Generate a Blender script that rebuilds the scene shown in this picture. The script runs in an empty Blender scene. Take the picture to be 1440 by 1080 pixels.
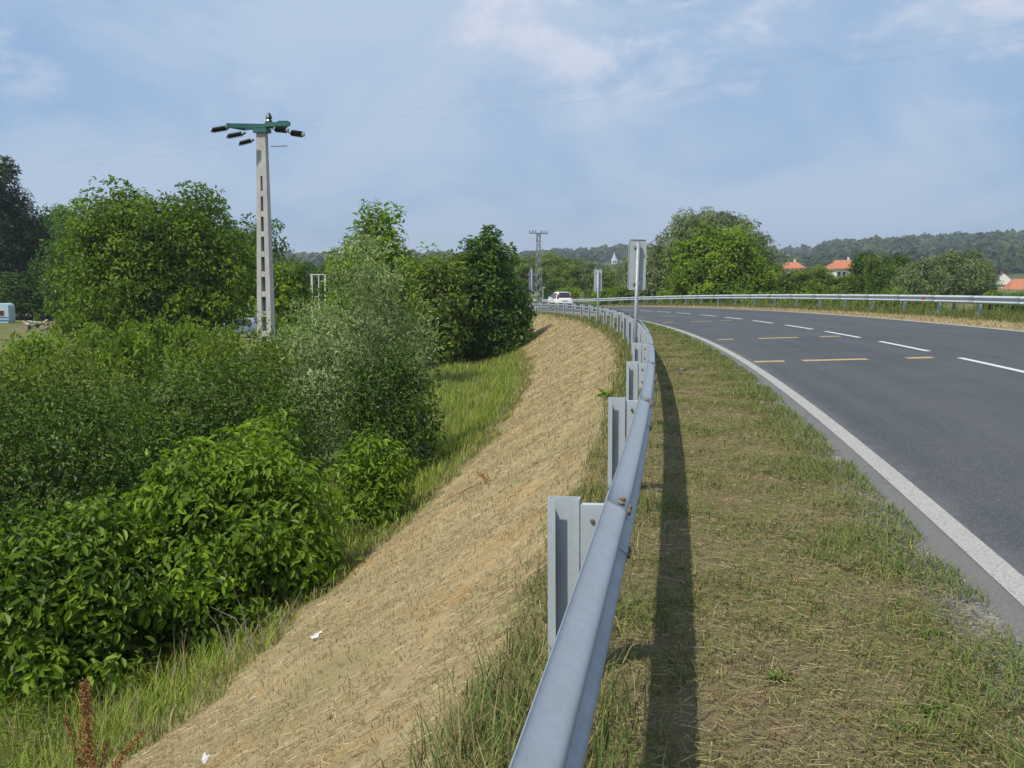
import bpy, math, random
import numpy as np
from mathutils import Vector, Matrix, Euler

# ------------------------------------------------------------------ camera, sky, sun, exposure
SC = bpy.context.scene
COL = SC.collection
F, HZ, CAMZ = 1542.4, 391.3, 1.62            # focal length and horizon row in photo pixels, eye height over the rail foot
PITCH = math.atan((540 - HZ) / F)
cam_d = bpy.data.cameras.new('camera'); cam = bpy.data.objects.new('camera', cam_d); COL.objects.link(cam)
cam_d.sensor_width = 36; cam_d.lens = 36 * F / 1440; cam_d.clip_start = 0.05; cam_d.clip_end = 12000
cam.location = (0, 0, CAMZ); cam.rotation_euler = (math.pi / 2 - PITCH, 0, 0)
SC.camera = cam
SUN_TO = Vector((-0.375, -0.33, 0.75)).normalized()
SUN_EL = math.asin(SUN_TO.z); SUN_ROT = math.atan2(SUN_TO.x, SUN_TO.y)
SKY_STRENGTH = 0.10
world = bpy.data.worlds.new('World'); SC.world = world; world.use_nodes = True
sd = bpy.data.lights.new('sun', 'SUN'); sd.energy = 3.9; sd.angle = math.radians(1.0); sd.color = (1.0, 0.93, 0.82)
sun = bpy.data.objects.new('sun', sd); COL.objects.link(sun); sun.location = (-40, -40, 80)
sun.rotation_euler = (-SUN_TO).to_track_quat('-Z', 'Y').to_euler()
vs = SC.view_settings; vs.view_transform = 'Standard'; vs.look = 'None'; vs.exposure = 0.28; vs.gamma = 1.0; vs.use_curve_mapping = False
SC.render.engine = 'CYCLES'
cy = SC.cycles; cy.max_bounces = 6; cy.diffuse_bounces = 3; cy.glossy_bounces = 2; cy.transmission_bounces = 3; cy.volume_bounces = 0
cy.use_denoising = True; cy.caustics_reflective = False; cy.caustics_refractive = False

def node_tools(tree):
    N, L = tree.nodes, tree.links
    def new(t, **kw):
        n = N.new(t)
        for k, v in kw.items():
            if k == 'ins':
                for a, b in v.items():
                    if hasattr(b, 'bl_idname') or isinstance(b, bpy.types.NodeSocket): L.new(b, n.inputs[a])
                    else: n.inputs[a].default_value = b
            else: setattr(n, k, v)
        return n
    return N, L, new

def build_world():
    t = world.node_tree; t.nodes.clear(); N, L, new = node_tools(t)
    sky = new('ShaderNodeTexSky', sky_type='NISHITA', sun_disc=False, sun_elevation=SUN_EL, sun_rotation=SUN_ROT, air_density=1.0, dust_density=1.2, ozone_density=1.3)
    tc = new('ShaderNodeTexCoord'); sep = new('ShaderNodeSeparateXYZ', ins={0: tc.outputs['Generated']})
    zz = new('ShaderNodeMath', operation='MAXIMUM', ins={0: sep.outputs['Z'], 1: 0.0})
    za = new('ShaderNodeMath', operation='ADD', ins={0: zz.outputs[0], 1: 0.42})
    ux = new('ShaderNodeMath', operation='DIVIDE', ins={0: sep.outputs['X'], 1: za.outputs[0]})
    uy = new('ShaderNodeMath', operation='DIVIDE', ins={0: sep.outputs['Y'], 1: za.outputs[0]})
    uv = new('ShaderNodeCombineXYZ', ins={0: ux.outputs[0], 1: uy.outputs[0], 2: 3.1})
    # thin veil, soft and wide
    n1 = new('ShaderNodeTexNoise', ins={'Vector': uv.outputs[0], 'Scale': 2.1, 'Detail': 6.0, 'Roughness': 0.55, 'Distortion': 0.5})
    r1 = new('ShaderNodeMapRange', ins={0: n1.outputs[0], 1: 0.34, 2: 0.60, 3: 0.10, 4: 0.95}); r1.interpolation_type = 'SMOOTHSTEP'
    # brighter puffs higher up
    mp = new('ShaderNodeVectorMath', operation='ADD', ins={0: uv.outputs[0], 1: (4.35, 1.9, 7.7)})
    n2 = new('ShaderNodeTexNoise', ins={'Vector': mp.outputs[0], 'Scale': 4.2, 'Detail': 8.0, 'Roughness': 0.6, 'Distortion': 0.25})
    r2 = new('ShaderNodeMapRange', ins={0: n2.outputs[0], 1: 0.50, 2: 0.66, 3: 0.0, 4: 1.0}); r2.interpolation_type = 'SMOOTHSTEP'
    hi = new('ShaderNodeMapRange', ins={0: sep.outputs['Z'], 1: 0.10, 2: 0.22, 3: 0.0, 4: 1.0}); hi.interpolation_type = 'SMOOTHSTEP'
    puff = new('ShaderNodeMath', operation='MULTIPLY', ins={0: r2.outputs[0], 1: hi.outputs[0]})
    k = 1.0 / SKY_STRENGTH
    base = new('ShaderNodeMix', data_type='RGBA'); base.inputs[0].default_value = 0.80
    L.new(sky.outputs[0], base.inputs[6]); base.inputs[7].default_value = (0.215 * k, 0.365 * k, 0.60 * k, 1)
    m1 = new('ShaderNodeMix', data_type='RGBA'); L.new(r1.outputs[0], m1.inputs[0]); L.new(base.outputs[2], m1.inputs[6])
    m1.inputs[7].default_value = (0.395 * k, 0.495 * k, 0.635 * k, 1)
    m2 = new('ShaderNodeMix', data_type='RGBA'); L.new(puff.outputs[0], m2.inputs[0]); L.new(m1.outputs[2], m2.inputs[6])
    m2.inputs[7].default_value = (0.56 * k, 0.60 * k, 0.70 * k, 1)
    bg = new('ShaderNodeBackground', ins={0: m2.outputs[2], 1: SKY_STRENGTH}); out = new('ShaderNodeOutputWorld')
    L.new(bg.outputs[0], out.inputs[0])
build_world()

# ------------------------------------------------------------------ generic helpers
rng = np.random.default_rng(7)
random.seed(7)

def at(u, v, d):
    """photo pixel + distance ahead (m, horizontal) -> world point"""
    a, b = (u - 720) / F, (540 - v) / F
    c, s = math.cos(PITCH), math.sin(PITCH)
    dx, dy, dz = a, c + b * s, -s + b * c
    return np.array((dx / dy * d, d, CAMZ + dz / dy * d))

def mesh(name, V, faces, mat=None, parent=None, smooth=False, attrs=None, mats=None, mat_idx=None):
    """faces: list of int arrays (n,k)"""
    V = np.asarray(V, np.float32)
    if not isinstance(faces, (list, tuple)) or (len(faces) and np.ndim(faces[0]) == 1 and not isinstance(faces[0], np.ndarray)):
        bk = {}
        for f in faces: bk.setdefault(len(f), []).append(f)
        faces = [np.array(x) for x in bk.values()]
    faces = [np.asarray(f, np.int32) for f in faces if len(f)]
    me = bpy.data.meshes.new(name)
    loops = np.concatenate([f.ravel() for f in faces]); cnt = np.concatenate([np.full(len(f), f.shape[1], np.int32) for f in faces])
    st = np.concatenate([[0], np.cumsum(cnt)[:-1]]).astype(np.int32)
    me.vertices.add(len(V)); me.vertices.foreach_set('co', V.ravel())
    me.loops.add(len(loops)); me.loops.foreach_set('vertex_index', loops)
    me.polygons.add(len(cnt)); me.polygons.foreach_set('loop_start', st); me.polygons.foreach_set('loop_total', cnt)
    me.polygons.foreach_set('use_smooth', np.full(len(cnt), bool(smooth)))
    for k, (typ, data) in (attrs or {}).items():
        a = me.attributes.new(k, typ, 'POINT')
        a.data.foreach_set('color' if typ == 'FLOAT_COLOR' else 'value', np.asarray(data, np.float32).ravel())
    for m in (mats or ([mat] if mat else [])): me.materials.append(m)
    if mat_idx is not None: me.polygons.foreach_set('material_index', np.asarray(mat_idx, np.int32))
    me.update(calc_edges=True)
    o = bpy.data.objects.new(name, me); COL.objects.link(o)
    if parent is not None: attach(o, parent)
    return o

def attach(o, parent):
    o.parent = parent
    o.matrix_parent_inverse = parent_mats[parent.name].inverted() if parent.name in parent_mats else Matrix.Identity(4)
parent_mats = {}

def tag(o, label=None, cat=None, group=None, kind=None):
    if label: o['label'] = label
    if cat: o['category'] = cat
    if group: o['group'] = group
    if kind: o['kind'] = kind
    return o

def thing(name, loc, label, cat, group=None, rz=0.0, keep_world=False):
    o = bpy.data.objects.new(name, None); COL.objects.link(o); o.empty_display_size = 0.2
    o.location = tuple(float(c) for c in loc); o.rotation_euler = (0, 0, rz)
    tag(o, label, cat, group)
    if keep_world:   # children are given in world coordinates
        parent_mats[o.name] = Matrix.Translation(o.location) @ Matrix.Rotation(rz, 4, 'Z')
    return o

def copy_tree(o, parent=None):
    c = o.copy(); COL.objects.link(c); c.parent = parent
    for ch in o.children: copy_tree(ch, c)
    return c

class MB:
    """collects simple solids into one mesh"""
    def __init__(s): s.v = []; s.f = []; s.n = 0
    def add(s, V, Fc):
        V = np.asarray(V, float); s.v.append(V)
        for f in Fc: s.f.append([int(i) + s.n for i in f])
        s.n += len(V); return s
    def box(s, c, size, rot=None, taper=1.0):
        x, y, z = [k / 2 for k in size]
        V = np.array([(-x, -y, -z), (x, -y, -z), (x, y, -z), (-x, y, -z), (-x * taper, -y * taper, z), (x * taper, -y * taper, z), (x * taper, y * taper, z), (-x * taper, y * taper, z)])
        if rot is not None: V = V @ np.array(Euler(rot).to_matrix()).T
        return s.add(V + np.array(c), [(0, 3, 2, 1), (4, 5, 6, 7), (0, 1, 5, 4), (1, 2, 6, 5), (2, 3, 7, 6), (3, 0, 4, 7)])
    def tube(s, pts, rad, n=8, cap=True):
        pts = np.asarray(pts, float); m = len(pts); rad = np.broadcast_to(rad, (m,))
        T = np.gradient(pts, axis=0); T /= np.linalg.norm(T, axis=1)[:, None] + 1e-9
        ref = np.array((0, 0, 1.)) if abs(T[0, 2]) < .9 else np.array((1., 0, 0))
        V = []
        for i in range(m):
            a = np.cross(T[i], ref); a /= np.linalg.norm(a) + 1e-9; b = np.cross(T[i], a)
            for k in range(n):
                q = 2 * math.pi * k / n; V.append(pts[i] + rad[i] * (math.cos(q) * a + math.sin(q) * b))
        Fc = [(i * n + k, i * n + (k + 1) % n, (i + 1) * n + (k + 1) % n, (i + 1) * n + k) for i in range(m - 1) for k in range(n)]
        if cap: Fc += [tuple(range(n - 1, -1, -1)), tuple((m - 1) * n + k for k in range(n))]
        return s.add(V, Fc)
    def lathe(s, c, prof, axis=(0, 0, 1), n=10):
        ax = Vector(axis).normalized(); q = ax.to_track_quat('Z', 'Y').to_matrix()
        V = []; m = len(prof)
        for r, z in prof:
            for k in range(n):
                t = 2 * math.pi * k / n; V.append(np.array(q @ Vector((r * math.cos(t), r * math.sin(t), z))) + np.array(c))
        Fc = [(i * n + k, i * n + (k + 1) % n, (i + 1) * n + (k + 1) % n, (i + 1) * n + k) for i in range(m - 1) for k in range(n)]
        Fc += [tuple(range(n - 1, -1, -1)), tuple((m - 1) * n + k for k in range(n))]
        return s.add(V, Fc)
    def prism(s, poly, h0, h1, axes=(0, 1, 2)):
        n = len(poly); V = []
        for h in (h0, h1):
            for p in poly:
                w = [0, 0, 0]; w[axes[0]] = p[0]; w[axes[1]] = p[1]; w[axes[2]] = h; V.append(w)
        return s.add(V, [tuple(range(n - 1, -1, -1)), tuple(range(n, 2 * n))] + [(k, (k + 1) % n, n + (k + 1) % n, n + k) for k in range(n)])
    def build(s, name, mat, parent=None, smooth=False):
        bk = {}
        for f in s.f: bk.setdefault(len(f), []).append(f)
        return mesh(name, np.concatenate(s.v), [np.array(x) for x in bk.values()], mat, parent, smooth)

# ------------------------------------------------------------------ materials
def material(name):
    m = bpy.data.materials.new(name); m.use_nodes = True; t = m.node_tree; t.nodes.clear()
    N, L, new = node_tools(t); out = new('ShaderNodeOutputMaterial')
    return m, N, L, new, out

def simple(name, col, rough=0.6, metal=0.0, var=0.12, scale=8.0, bump=0.0, bscale=40.0, dirt=None, spec=0.4):
    m, N, L, new, out = material(name)
    tc = new('ShaderNodeTexCoord')
    n = new('ShaderNodeTexNoise', ins={'Vector': tc.outputs['Object'], 'Scale': scale, 'Detail': 6.0, 'Roughness': 0.65})
    lo = tuple(c * (1 - var) for c in col) + (1,); hi = tuple(min(1, c * (1 + var)) for c in col) + (1,)
    r = new('ShaderNodeMix', data_type='RGBA'); 
    mr = new('ShaderNodeMapRange', ins={0: n.outputs[0], 1: 0.3, 2: 0.7}); L.new(mr.outputs[0], r.inputs[0])
    r.inputs[6].default_value = lo; r.inputs[7].default_value = hi
    c = r.outputs[2]
    if dirt:
        n2 = new('ShaderNodeTexNoise', ins={'Vector': tc.outputs['Object'], 'Scale': scale * .35, 'Detail': 8.0, 'Roughness': 0.7})
        m2 = new('ShaderNodeMapRange', ins={0: n2.outputs[0], 1: 0.5, 2: 0.75, 3: 0.0, 4: 0.7})
        r2 = new('ShaderNodeMix', data_type='RGBA'); L.new(m2.outputs[0], r2.inputs[0]); L.new(c, r2.inputs[6]); r2.inputs[7].default_value = tuple(dirt) + (1,); c = r2.outputs[2]
    b = new('ShaderNodeBsdfPrincipled', ins={'Base Color': c, 'Roughness': rough, 'Metallic': metal, 'Specular IOR Level': spec})
    if bump:
        n3 = new('ShaderNodeTexNoise', ins={'Vector': tc.outputs['Object'], 'Scale': bscale, 'Detail': 5.0})
        bp = new('ShaderNodeBump', ins={'Height': n3.outputs[0], 'Strength': bump, 'Distance': 0.01}); L.new(bp.outputs[0], b.inputs['Normal'])
    L.new(b.outputs[0], out.inputs[0]); return m

def foliage(name, dark, light, trans=0.30, rough=0.5, spec=0.22):
    """leaf colour runs from dark to light with each leaf's own tint"""
    m, N, L, new, out = material(name)
    a = new('ShaderNodeAttribute', attribute_name='tint')
    oi = new('ShaderNodeObjectInfo')
    ad = new('ShaderNodeMath', operation='MULTIPLY_ADD', ins={0: oi.outputs['Random'], 1: 0.24, 2: -0.12})
    s = new('ShaderNodeMath', operation='ADD', use_clamp=True, ins={0: a.outputs['Fac'], 1: ad.outputs[0]})
    r = new('ShaderNodeMix', data_type='RGBA'); L.new(s.outputs[0], r.inputs[0])
    r.inputs[6].default_value = tuple(dark) + (1,); r.inputs[7].default_value = tuple(light) + (1,)
    b = new('ShaderNodeBsdfPrincipled', ins={'Base Color': r.outputs[2], 'Roughness': rough, 'Specular IOR Level': spec})
    tcol = new('ShaderNodeMix', data_type='RGBA', blend_type='MULTIPLY'); tcol.inputs[0].default_value = 1
    L.new(r.outputs[2], tcol.inputs[6]); tcol.inputs[7].default_value = (1.3, 1.5, 0.55, 1)
    tr = new('ShaderNodeBsdfTranslucent', ins={'Color': tcol.outputs[2]})
    mx = new('ShaderNodeMixShader', ins={0: trans, 1: b.outputs[0], 2: tr.outputs[0]})
    L.new(mx.outputs[0], out.inputs[0]); return m

def blade_mat(name, trans=0.25):
    m, N, L, new, out = material(name)
    a = new('ShaderNodeAttribute', attribute_name='col')
    b = new('ShaderNodeBsdfPrincipled', ins={'Base Color': a.outputs['Color'], 'Roughness': 0.65, 'Specular IOR Level': 0.25})
    tr = new('ShaderNodeBsdfTranslucent', ins={'Color': a.outputs['Color']})
    mx = new('ShaderNodeMixShader', ins={0: trans, 1: b.outputs[0], 2: tr.outputs[0]}); L.new(mx.outputs[0], out.inputs[0]); return m

M = {}
M['bark'] = simple('bark', (0.13, 0.105, 0.08), 0.9, var=0.35, scale=14, bump=0.6, bscale=25)
M['bark_pale'] = simple('bark_pale', (0.24, 0.21, 0.17), 0.9, var=0.3, scale=14, bump=0.5, bscale=25)
M['walnut'] = foliage('walnut_leaf', (0.045, 0.090, 0.013), (0.228, 0.346, 0.028), 0.36, 0.48)
M['walnut_far'] = foliage('walnut_leaf_far', (0.061, 0.114, 0.015), (0.238, 0.338, 0.030), 0.36, 0.55)
M['sloe'] = foliage('sloe_leaf', (0.027, 0.057, 0.010), (0.111, 0.196, 0.024), 0.22, 0.45)
M['olive'] = foliage('willow_leaf', (0.116, 0.163, 0.065), (0.428, 0.512, 0.264), 0.25, 0.55)
M['dark'] = foliage('dark_leaf', (0.033, 0.078, 0.015), (0.123, 0.220, 0.030), 0.36, 0.45)
M['mid'] = foliage('mid_leaf', (0.069, 0.112, 0.022), (0.224, 0.289, 0.048), 0.36, 0.55)
M['grey'] = foliage('greygreen_leaf', (0.087, 0.125, 0.053), (0.240, 0.291, 0.125), 0.22, 0.6)
M['pine'] = foliage('pine_leaf', (0.018, 0.037, 0.015), (0.063, 0.097, 0.035), 0.12, 0.55)
M['galv'] = None
M['blade'] = blade_mat('grass_blade')

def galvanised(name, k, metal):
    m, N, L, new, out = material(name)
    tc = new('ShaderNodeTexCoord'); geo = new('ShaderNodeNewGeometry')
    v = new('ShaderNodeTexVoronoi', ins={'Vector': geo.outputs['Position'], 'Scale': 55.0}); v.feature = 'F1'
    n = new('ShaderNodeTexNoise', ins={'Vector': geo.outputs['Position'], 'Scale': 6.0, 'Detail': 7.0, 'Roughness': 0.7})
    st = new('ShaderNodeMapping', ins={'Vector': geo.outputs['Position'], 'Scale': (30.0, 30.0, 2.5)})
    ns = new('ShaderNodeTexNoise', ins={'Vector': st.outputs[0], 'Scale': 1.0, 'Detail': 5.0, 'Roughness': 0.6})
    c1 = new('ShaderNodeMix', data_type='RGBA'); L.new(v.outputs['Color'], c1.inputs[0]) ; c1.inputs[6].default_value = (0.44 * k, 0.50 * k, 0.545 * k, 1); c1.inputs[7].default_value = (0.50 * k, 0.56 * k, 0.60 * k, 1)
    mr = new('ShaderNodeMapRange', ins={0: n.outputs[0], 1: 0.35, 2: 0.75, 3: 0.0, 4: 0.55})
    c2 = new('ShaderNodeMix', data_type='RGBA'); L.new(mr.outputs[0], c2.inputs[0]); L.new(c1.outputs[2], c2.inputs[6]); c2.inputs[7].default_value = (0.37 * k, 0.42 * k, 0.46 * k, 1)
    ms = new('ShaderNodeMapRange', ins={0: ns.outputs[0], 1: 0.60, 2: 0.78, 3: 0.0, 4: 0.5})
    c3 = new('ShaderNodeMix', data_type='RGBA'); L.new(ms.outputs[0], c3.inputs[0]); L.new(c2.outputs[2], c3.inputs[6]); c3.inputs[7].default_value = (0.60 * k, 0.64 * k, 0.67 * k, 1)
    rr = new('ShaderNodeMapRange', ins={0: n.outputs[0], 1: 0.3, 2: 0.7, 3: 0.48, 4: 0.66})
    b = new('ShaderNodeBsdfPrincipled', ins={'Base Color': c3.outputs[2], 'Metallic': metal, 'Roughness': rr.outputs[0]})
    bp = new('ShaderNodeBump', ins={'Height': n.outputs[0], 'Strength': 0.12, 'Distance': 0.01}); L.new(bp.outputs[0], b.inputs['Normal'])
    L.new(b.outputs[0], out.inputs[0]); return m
M['galv'] = galvanised('galvanised_beam', 0.70, 0.45); M['galv_sunlit'] = galvanised('galvanised_sunlit', 0.95, 0.15)  # second one is a lighter copy: sunlight on posts and far rail painted in
M['rust'] = simple('rusty_bolt', (0.20, 0.15, 0.10), 0.7, 0.3, var=0.4, scale=60)
M['alu'] = simple('sign_back', (0.40, 0.45, 0.47), 0.75, 0.0, var=0.05, scale=6, dirt=(0.34, 0.38, 0.40))
M['white'] = simple('white_paint', (0.75, 0.75, 0.73), 0.35, var=0.04)
M['offwhite'] = simple('off_white', (0.60, 0.59, 0.55), 0.7, var=0.1)
M['render'] = simple('house_render', (0.70, 0.68, 0.62), 0.85, var=0.06, scale=2)
M['tile'] = simple('roof_tile', (0.42, 0.155, 0.075), 0.8, var=0.25, scale=1.5, bump=0.4, bscale=6)
M['slate'] = simple('grey_roof', (0.16, 0.16, 0.19), 0.7, var=0.15, scale=2)
M['brickred'] = simple('brick_red', (0.30, 0.12, 0.08), 0.85, var=0.2)
M['glass'] = simple('dark_glass', (0.015, 0.018, 0.02), 0.08, var=0.02, spec=0.8)
M['redglass'] = simple('tail_light', (0.16, 0.008, 0.012), 0.25, var=0.05)
M['red'] = simple('red_reflector', (0.62, 0.03, 0.03), 0.35, var=0.05)
M['black'] = simple('black_rubber', (0.02, 0.02, 0.02), 0.8, var=0.2)
M['rim'] = simple('wheel_rim', (0.45, 0.46, 0.47), 0.35, 0.8, var=0.05)
M['teal'] = simple('green_steel', (0.035, 0.13, 0.115), 0.5, 0.1, var=0.2)
M['insul'] = simple('dark_insulator', (0.022, 0.024, 0.020), 0.25, var=0.2, spec=0.7)
M['concrete'] = simple('pole_concrete', (0.43, 0.425, 0.41), 0.9, var=0.12, scale=5, bump=0.3, bscale=30, dirt=(0.36, 0.34, 0.31))
M['steelgrey'] = simple('lattice_steel', (0.22, 0.235, 0.245), 0.6, 0.4, var=0.15)
M['wire'] = simple('wire', (0.30, 0.31, 0.33), 0.6, 0.2, var=0.05)
M['wood'] = simple('scrap_wood', (0.30, 0.21, 0.13), 0.85, var=0.35, scale=3)
M['caravan'] = simple('caravan_skin', (0.46, 0.60, 0.66), 0.45, var=0.05)
M['caravan_stripe'] = simple('caravan_stripe', (0.05, 0.19, 0.30), 0.45, var=0.05)
M['curtain'] = simple('curtain_glass', (0.075, 0.022, 0.028), 0.2, var=0.15, spec=0.7)
M['bluegrey'] = simple('bluegrey_paint', (0.16, 0.22, 0.30), 0.35, var=0.05)
M['dock'] = simple('dock_seed', (0.25, 0.125, 0.045), 0.85, var=0.45, scale=40)
M['paper'] = simple('paper', (0.62, 0.62, 0.62), 0.8, var=0.05)

# ------------------------------------------------------------------ the line of the road (fitted to the photograph)
K0, K1, K2 = 0.0017, 0.01098, -0.01132
X0, TH0 = -0.31211, -0.16157
G1, G2, G3 = -0.00406, -0.00449, -0.00482
BANK = 0.0328
O_L, O_C, O_R, O_RR = 2.022, 6.057, 10.594, 13.526
DSTEP = 0.25
CS = np.arange(-60, 340 + DSTEP / 2, DSTEP)
_kk = np.where(CS < 0, K0, K0 + K1 * CS / 100 + K2 * (CS / 100) ** 2); _kk = np.where(CS > 95, np.maximum(0.0018 - (CS - 95) * 1e-5, 0.0008), _kk)
CTH = np.cumsum(_kk) * DSTEP; CTH += TH0 - np.interp(0, CS, CTH)
CX = np.cumsum(-np.sin(CTH)) * DSTEP; CX += X0 - np.interp(0, CS, CX)
CY = np.cumsum(np.cos(CTH)) * DSTEP; CY -= np.interp(0, CS, CY)
_gr = np.where(CS < 0, G1, G1 + 2 * G2 * CS / 100 + 3 * G3 * CS ** 2 / 1e4)
_g110 = float(np.interp(110, CS, _gr)); _gr = np.where(CS > 110, _g110 * np.clip(1 - (CS - 110) / 60, 0, 1), _gr)
CZ = np.cumsum(_gr) * DSTEP; CZ -= np.interp(0, CS, CZ)            # 0 at the rail foot beside the camera

def line(s): 
    return [np.interp(s, CS, a) for a in (CX, CY, CZ, CTH)]
def P(s, o, dz=0.0):
    """point at arc length s, offset o to the right of the left rail, height dz over the banked road plane"""
    x, y, z, th = line(s)
    return np.stack(np.broadcast_arrays(x + o * np.cos(th), y + o * np.sin(th), z + BANK * o + dz), -1)

LAND_L, LAND_R = -2.98, -2.2
def sstep(x, a, b):
    t = np.clip((x - a) / (b - a), 0, 1); return t * t * (3 - 2 * t)
def smax(a, b, k=0.12): return 0.5 * (a + b + np.sqrt((a - b) ** 2 + k))
_SK_U = [-900, 0, 420, 720, 800, 870, 1000, 1090, 1150, 1180, 1280, 1380, 1440, 1700, 2400]
_SK_Y = [356, 352, 352, 352, 347, 344, 342, 343, 342, 337, 332, 330, 326, 328, 345]
def wob(x, y, f, ph=0.0):
    return (np.sin(x * f + ph) * np.cos(y * f * 1.13 + 1.3 * ph) + 0.5 * np.sin(x * f * 2.3 + y * f * 1.7 + ph * 2.1) + 0.25 * np.sin(x * f * 4.7 - y * f * 3.9 + ph)) / 1.75
def nearest(x, y):
    x = np.asarray(x, float).ravel(); y = np.asarray(y, float).ravel()
    so = np.empty(len(x)); oo = np.empty(len(x)); cs = CS[::4]; cx = CX[::4]; cy_ = CY[::4]; th = CTH[::4]
    for i in range(0, len(x), 20000):
        a = x[i:i + 20000, None] - cx[None]; b = y[i:i + 20000, None] - cy_[None]
        j = (a * a + b * b).argmin(1); k = np.arange(len(j))
        dx, dy = a[k, j], b[k, j]
        along = -np.sin(th[j]) * dx + np.cos(th[j]) * dy; lat = np.cos(th[j]) * dx + np.sin(th[j]) * dy
        so[i:i + 20000] = cs[j] + along; oo[i:i + 20000] = np.sign(lat) * np.sqrt(dx * dx + dy * dy - np.minimum(along ** 2, dx * dx + dy * dy) * (np.abs(along) < 1)) 
    return so, oo
def land(x, y, right):
    r = np.hypot(x, y)
    base = np.where(right, LAND_R + 0.6 * sstep(r, 140, 420), LAND_L + 1.0 * sstep(r, 300, 700)) + 0.18 * wob(x, y, 0.11) + 1.2 * wob(x, y, 0.012, 2.0) * sstep(r, 150, 500)
    u = np.where(y > 0.35 * np.abs(x), 720 + F * x / np.maximum(y, 1), np.where(x > 0, 2400, -900))
    top = (HZ - np.interp(u, _SK_U, _SK_Y)) / F * 1900 * 1.0 - 21
    hill = top * sstep(r, 520, 1900) + 2 * wob(x, y, 0.006, 1.0) * sstep(r, 600, 1200) - 25 * sstep(r, 1950, 2700)
    return base + hill
def road_z(s): return np.interp(s, CS, CZ)
def ground_z(x, y):
    shp = np.shape(x); x = np.asarray(x, float).ravel(); y = np.asarray(y, float).ravel()
    s, o = nearest(x, y); zr = road_z(s)
    lz = land(x, y, o > 5)
    mid = zr + BANK * o
    left = zr - 0.045 - 0.60 * (-0.45 - o)
    right = zr + BANK * 14.6 - 0.45 * (o - 14.6)
    z = np.where(o < -0.45, smax(left, np.minimum(lz, zr - 0.4)), np.where(o > 14.6, smax(right, np.minimum(lz, zr + 0.1)), mid))
    z = np.where((o < -0.45) & (o > -1.2), z - 0.03 * sstep(-o, .45, 1.2), z)
    fade = sstep(np.abs(o - 6), 60, 140)
    return (z * (1 - fade) + lz * fade).reshape(shp)
def gz(x, y): return float(ground_z(np.array([x]), np.array([y]))[0])
def on_ground(u, d):
    x = (u - 720) / F * d; return np.array((x, d, gz(x, d)))

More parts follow.
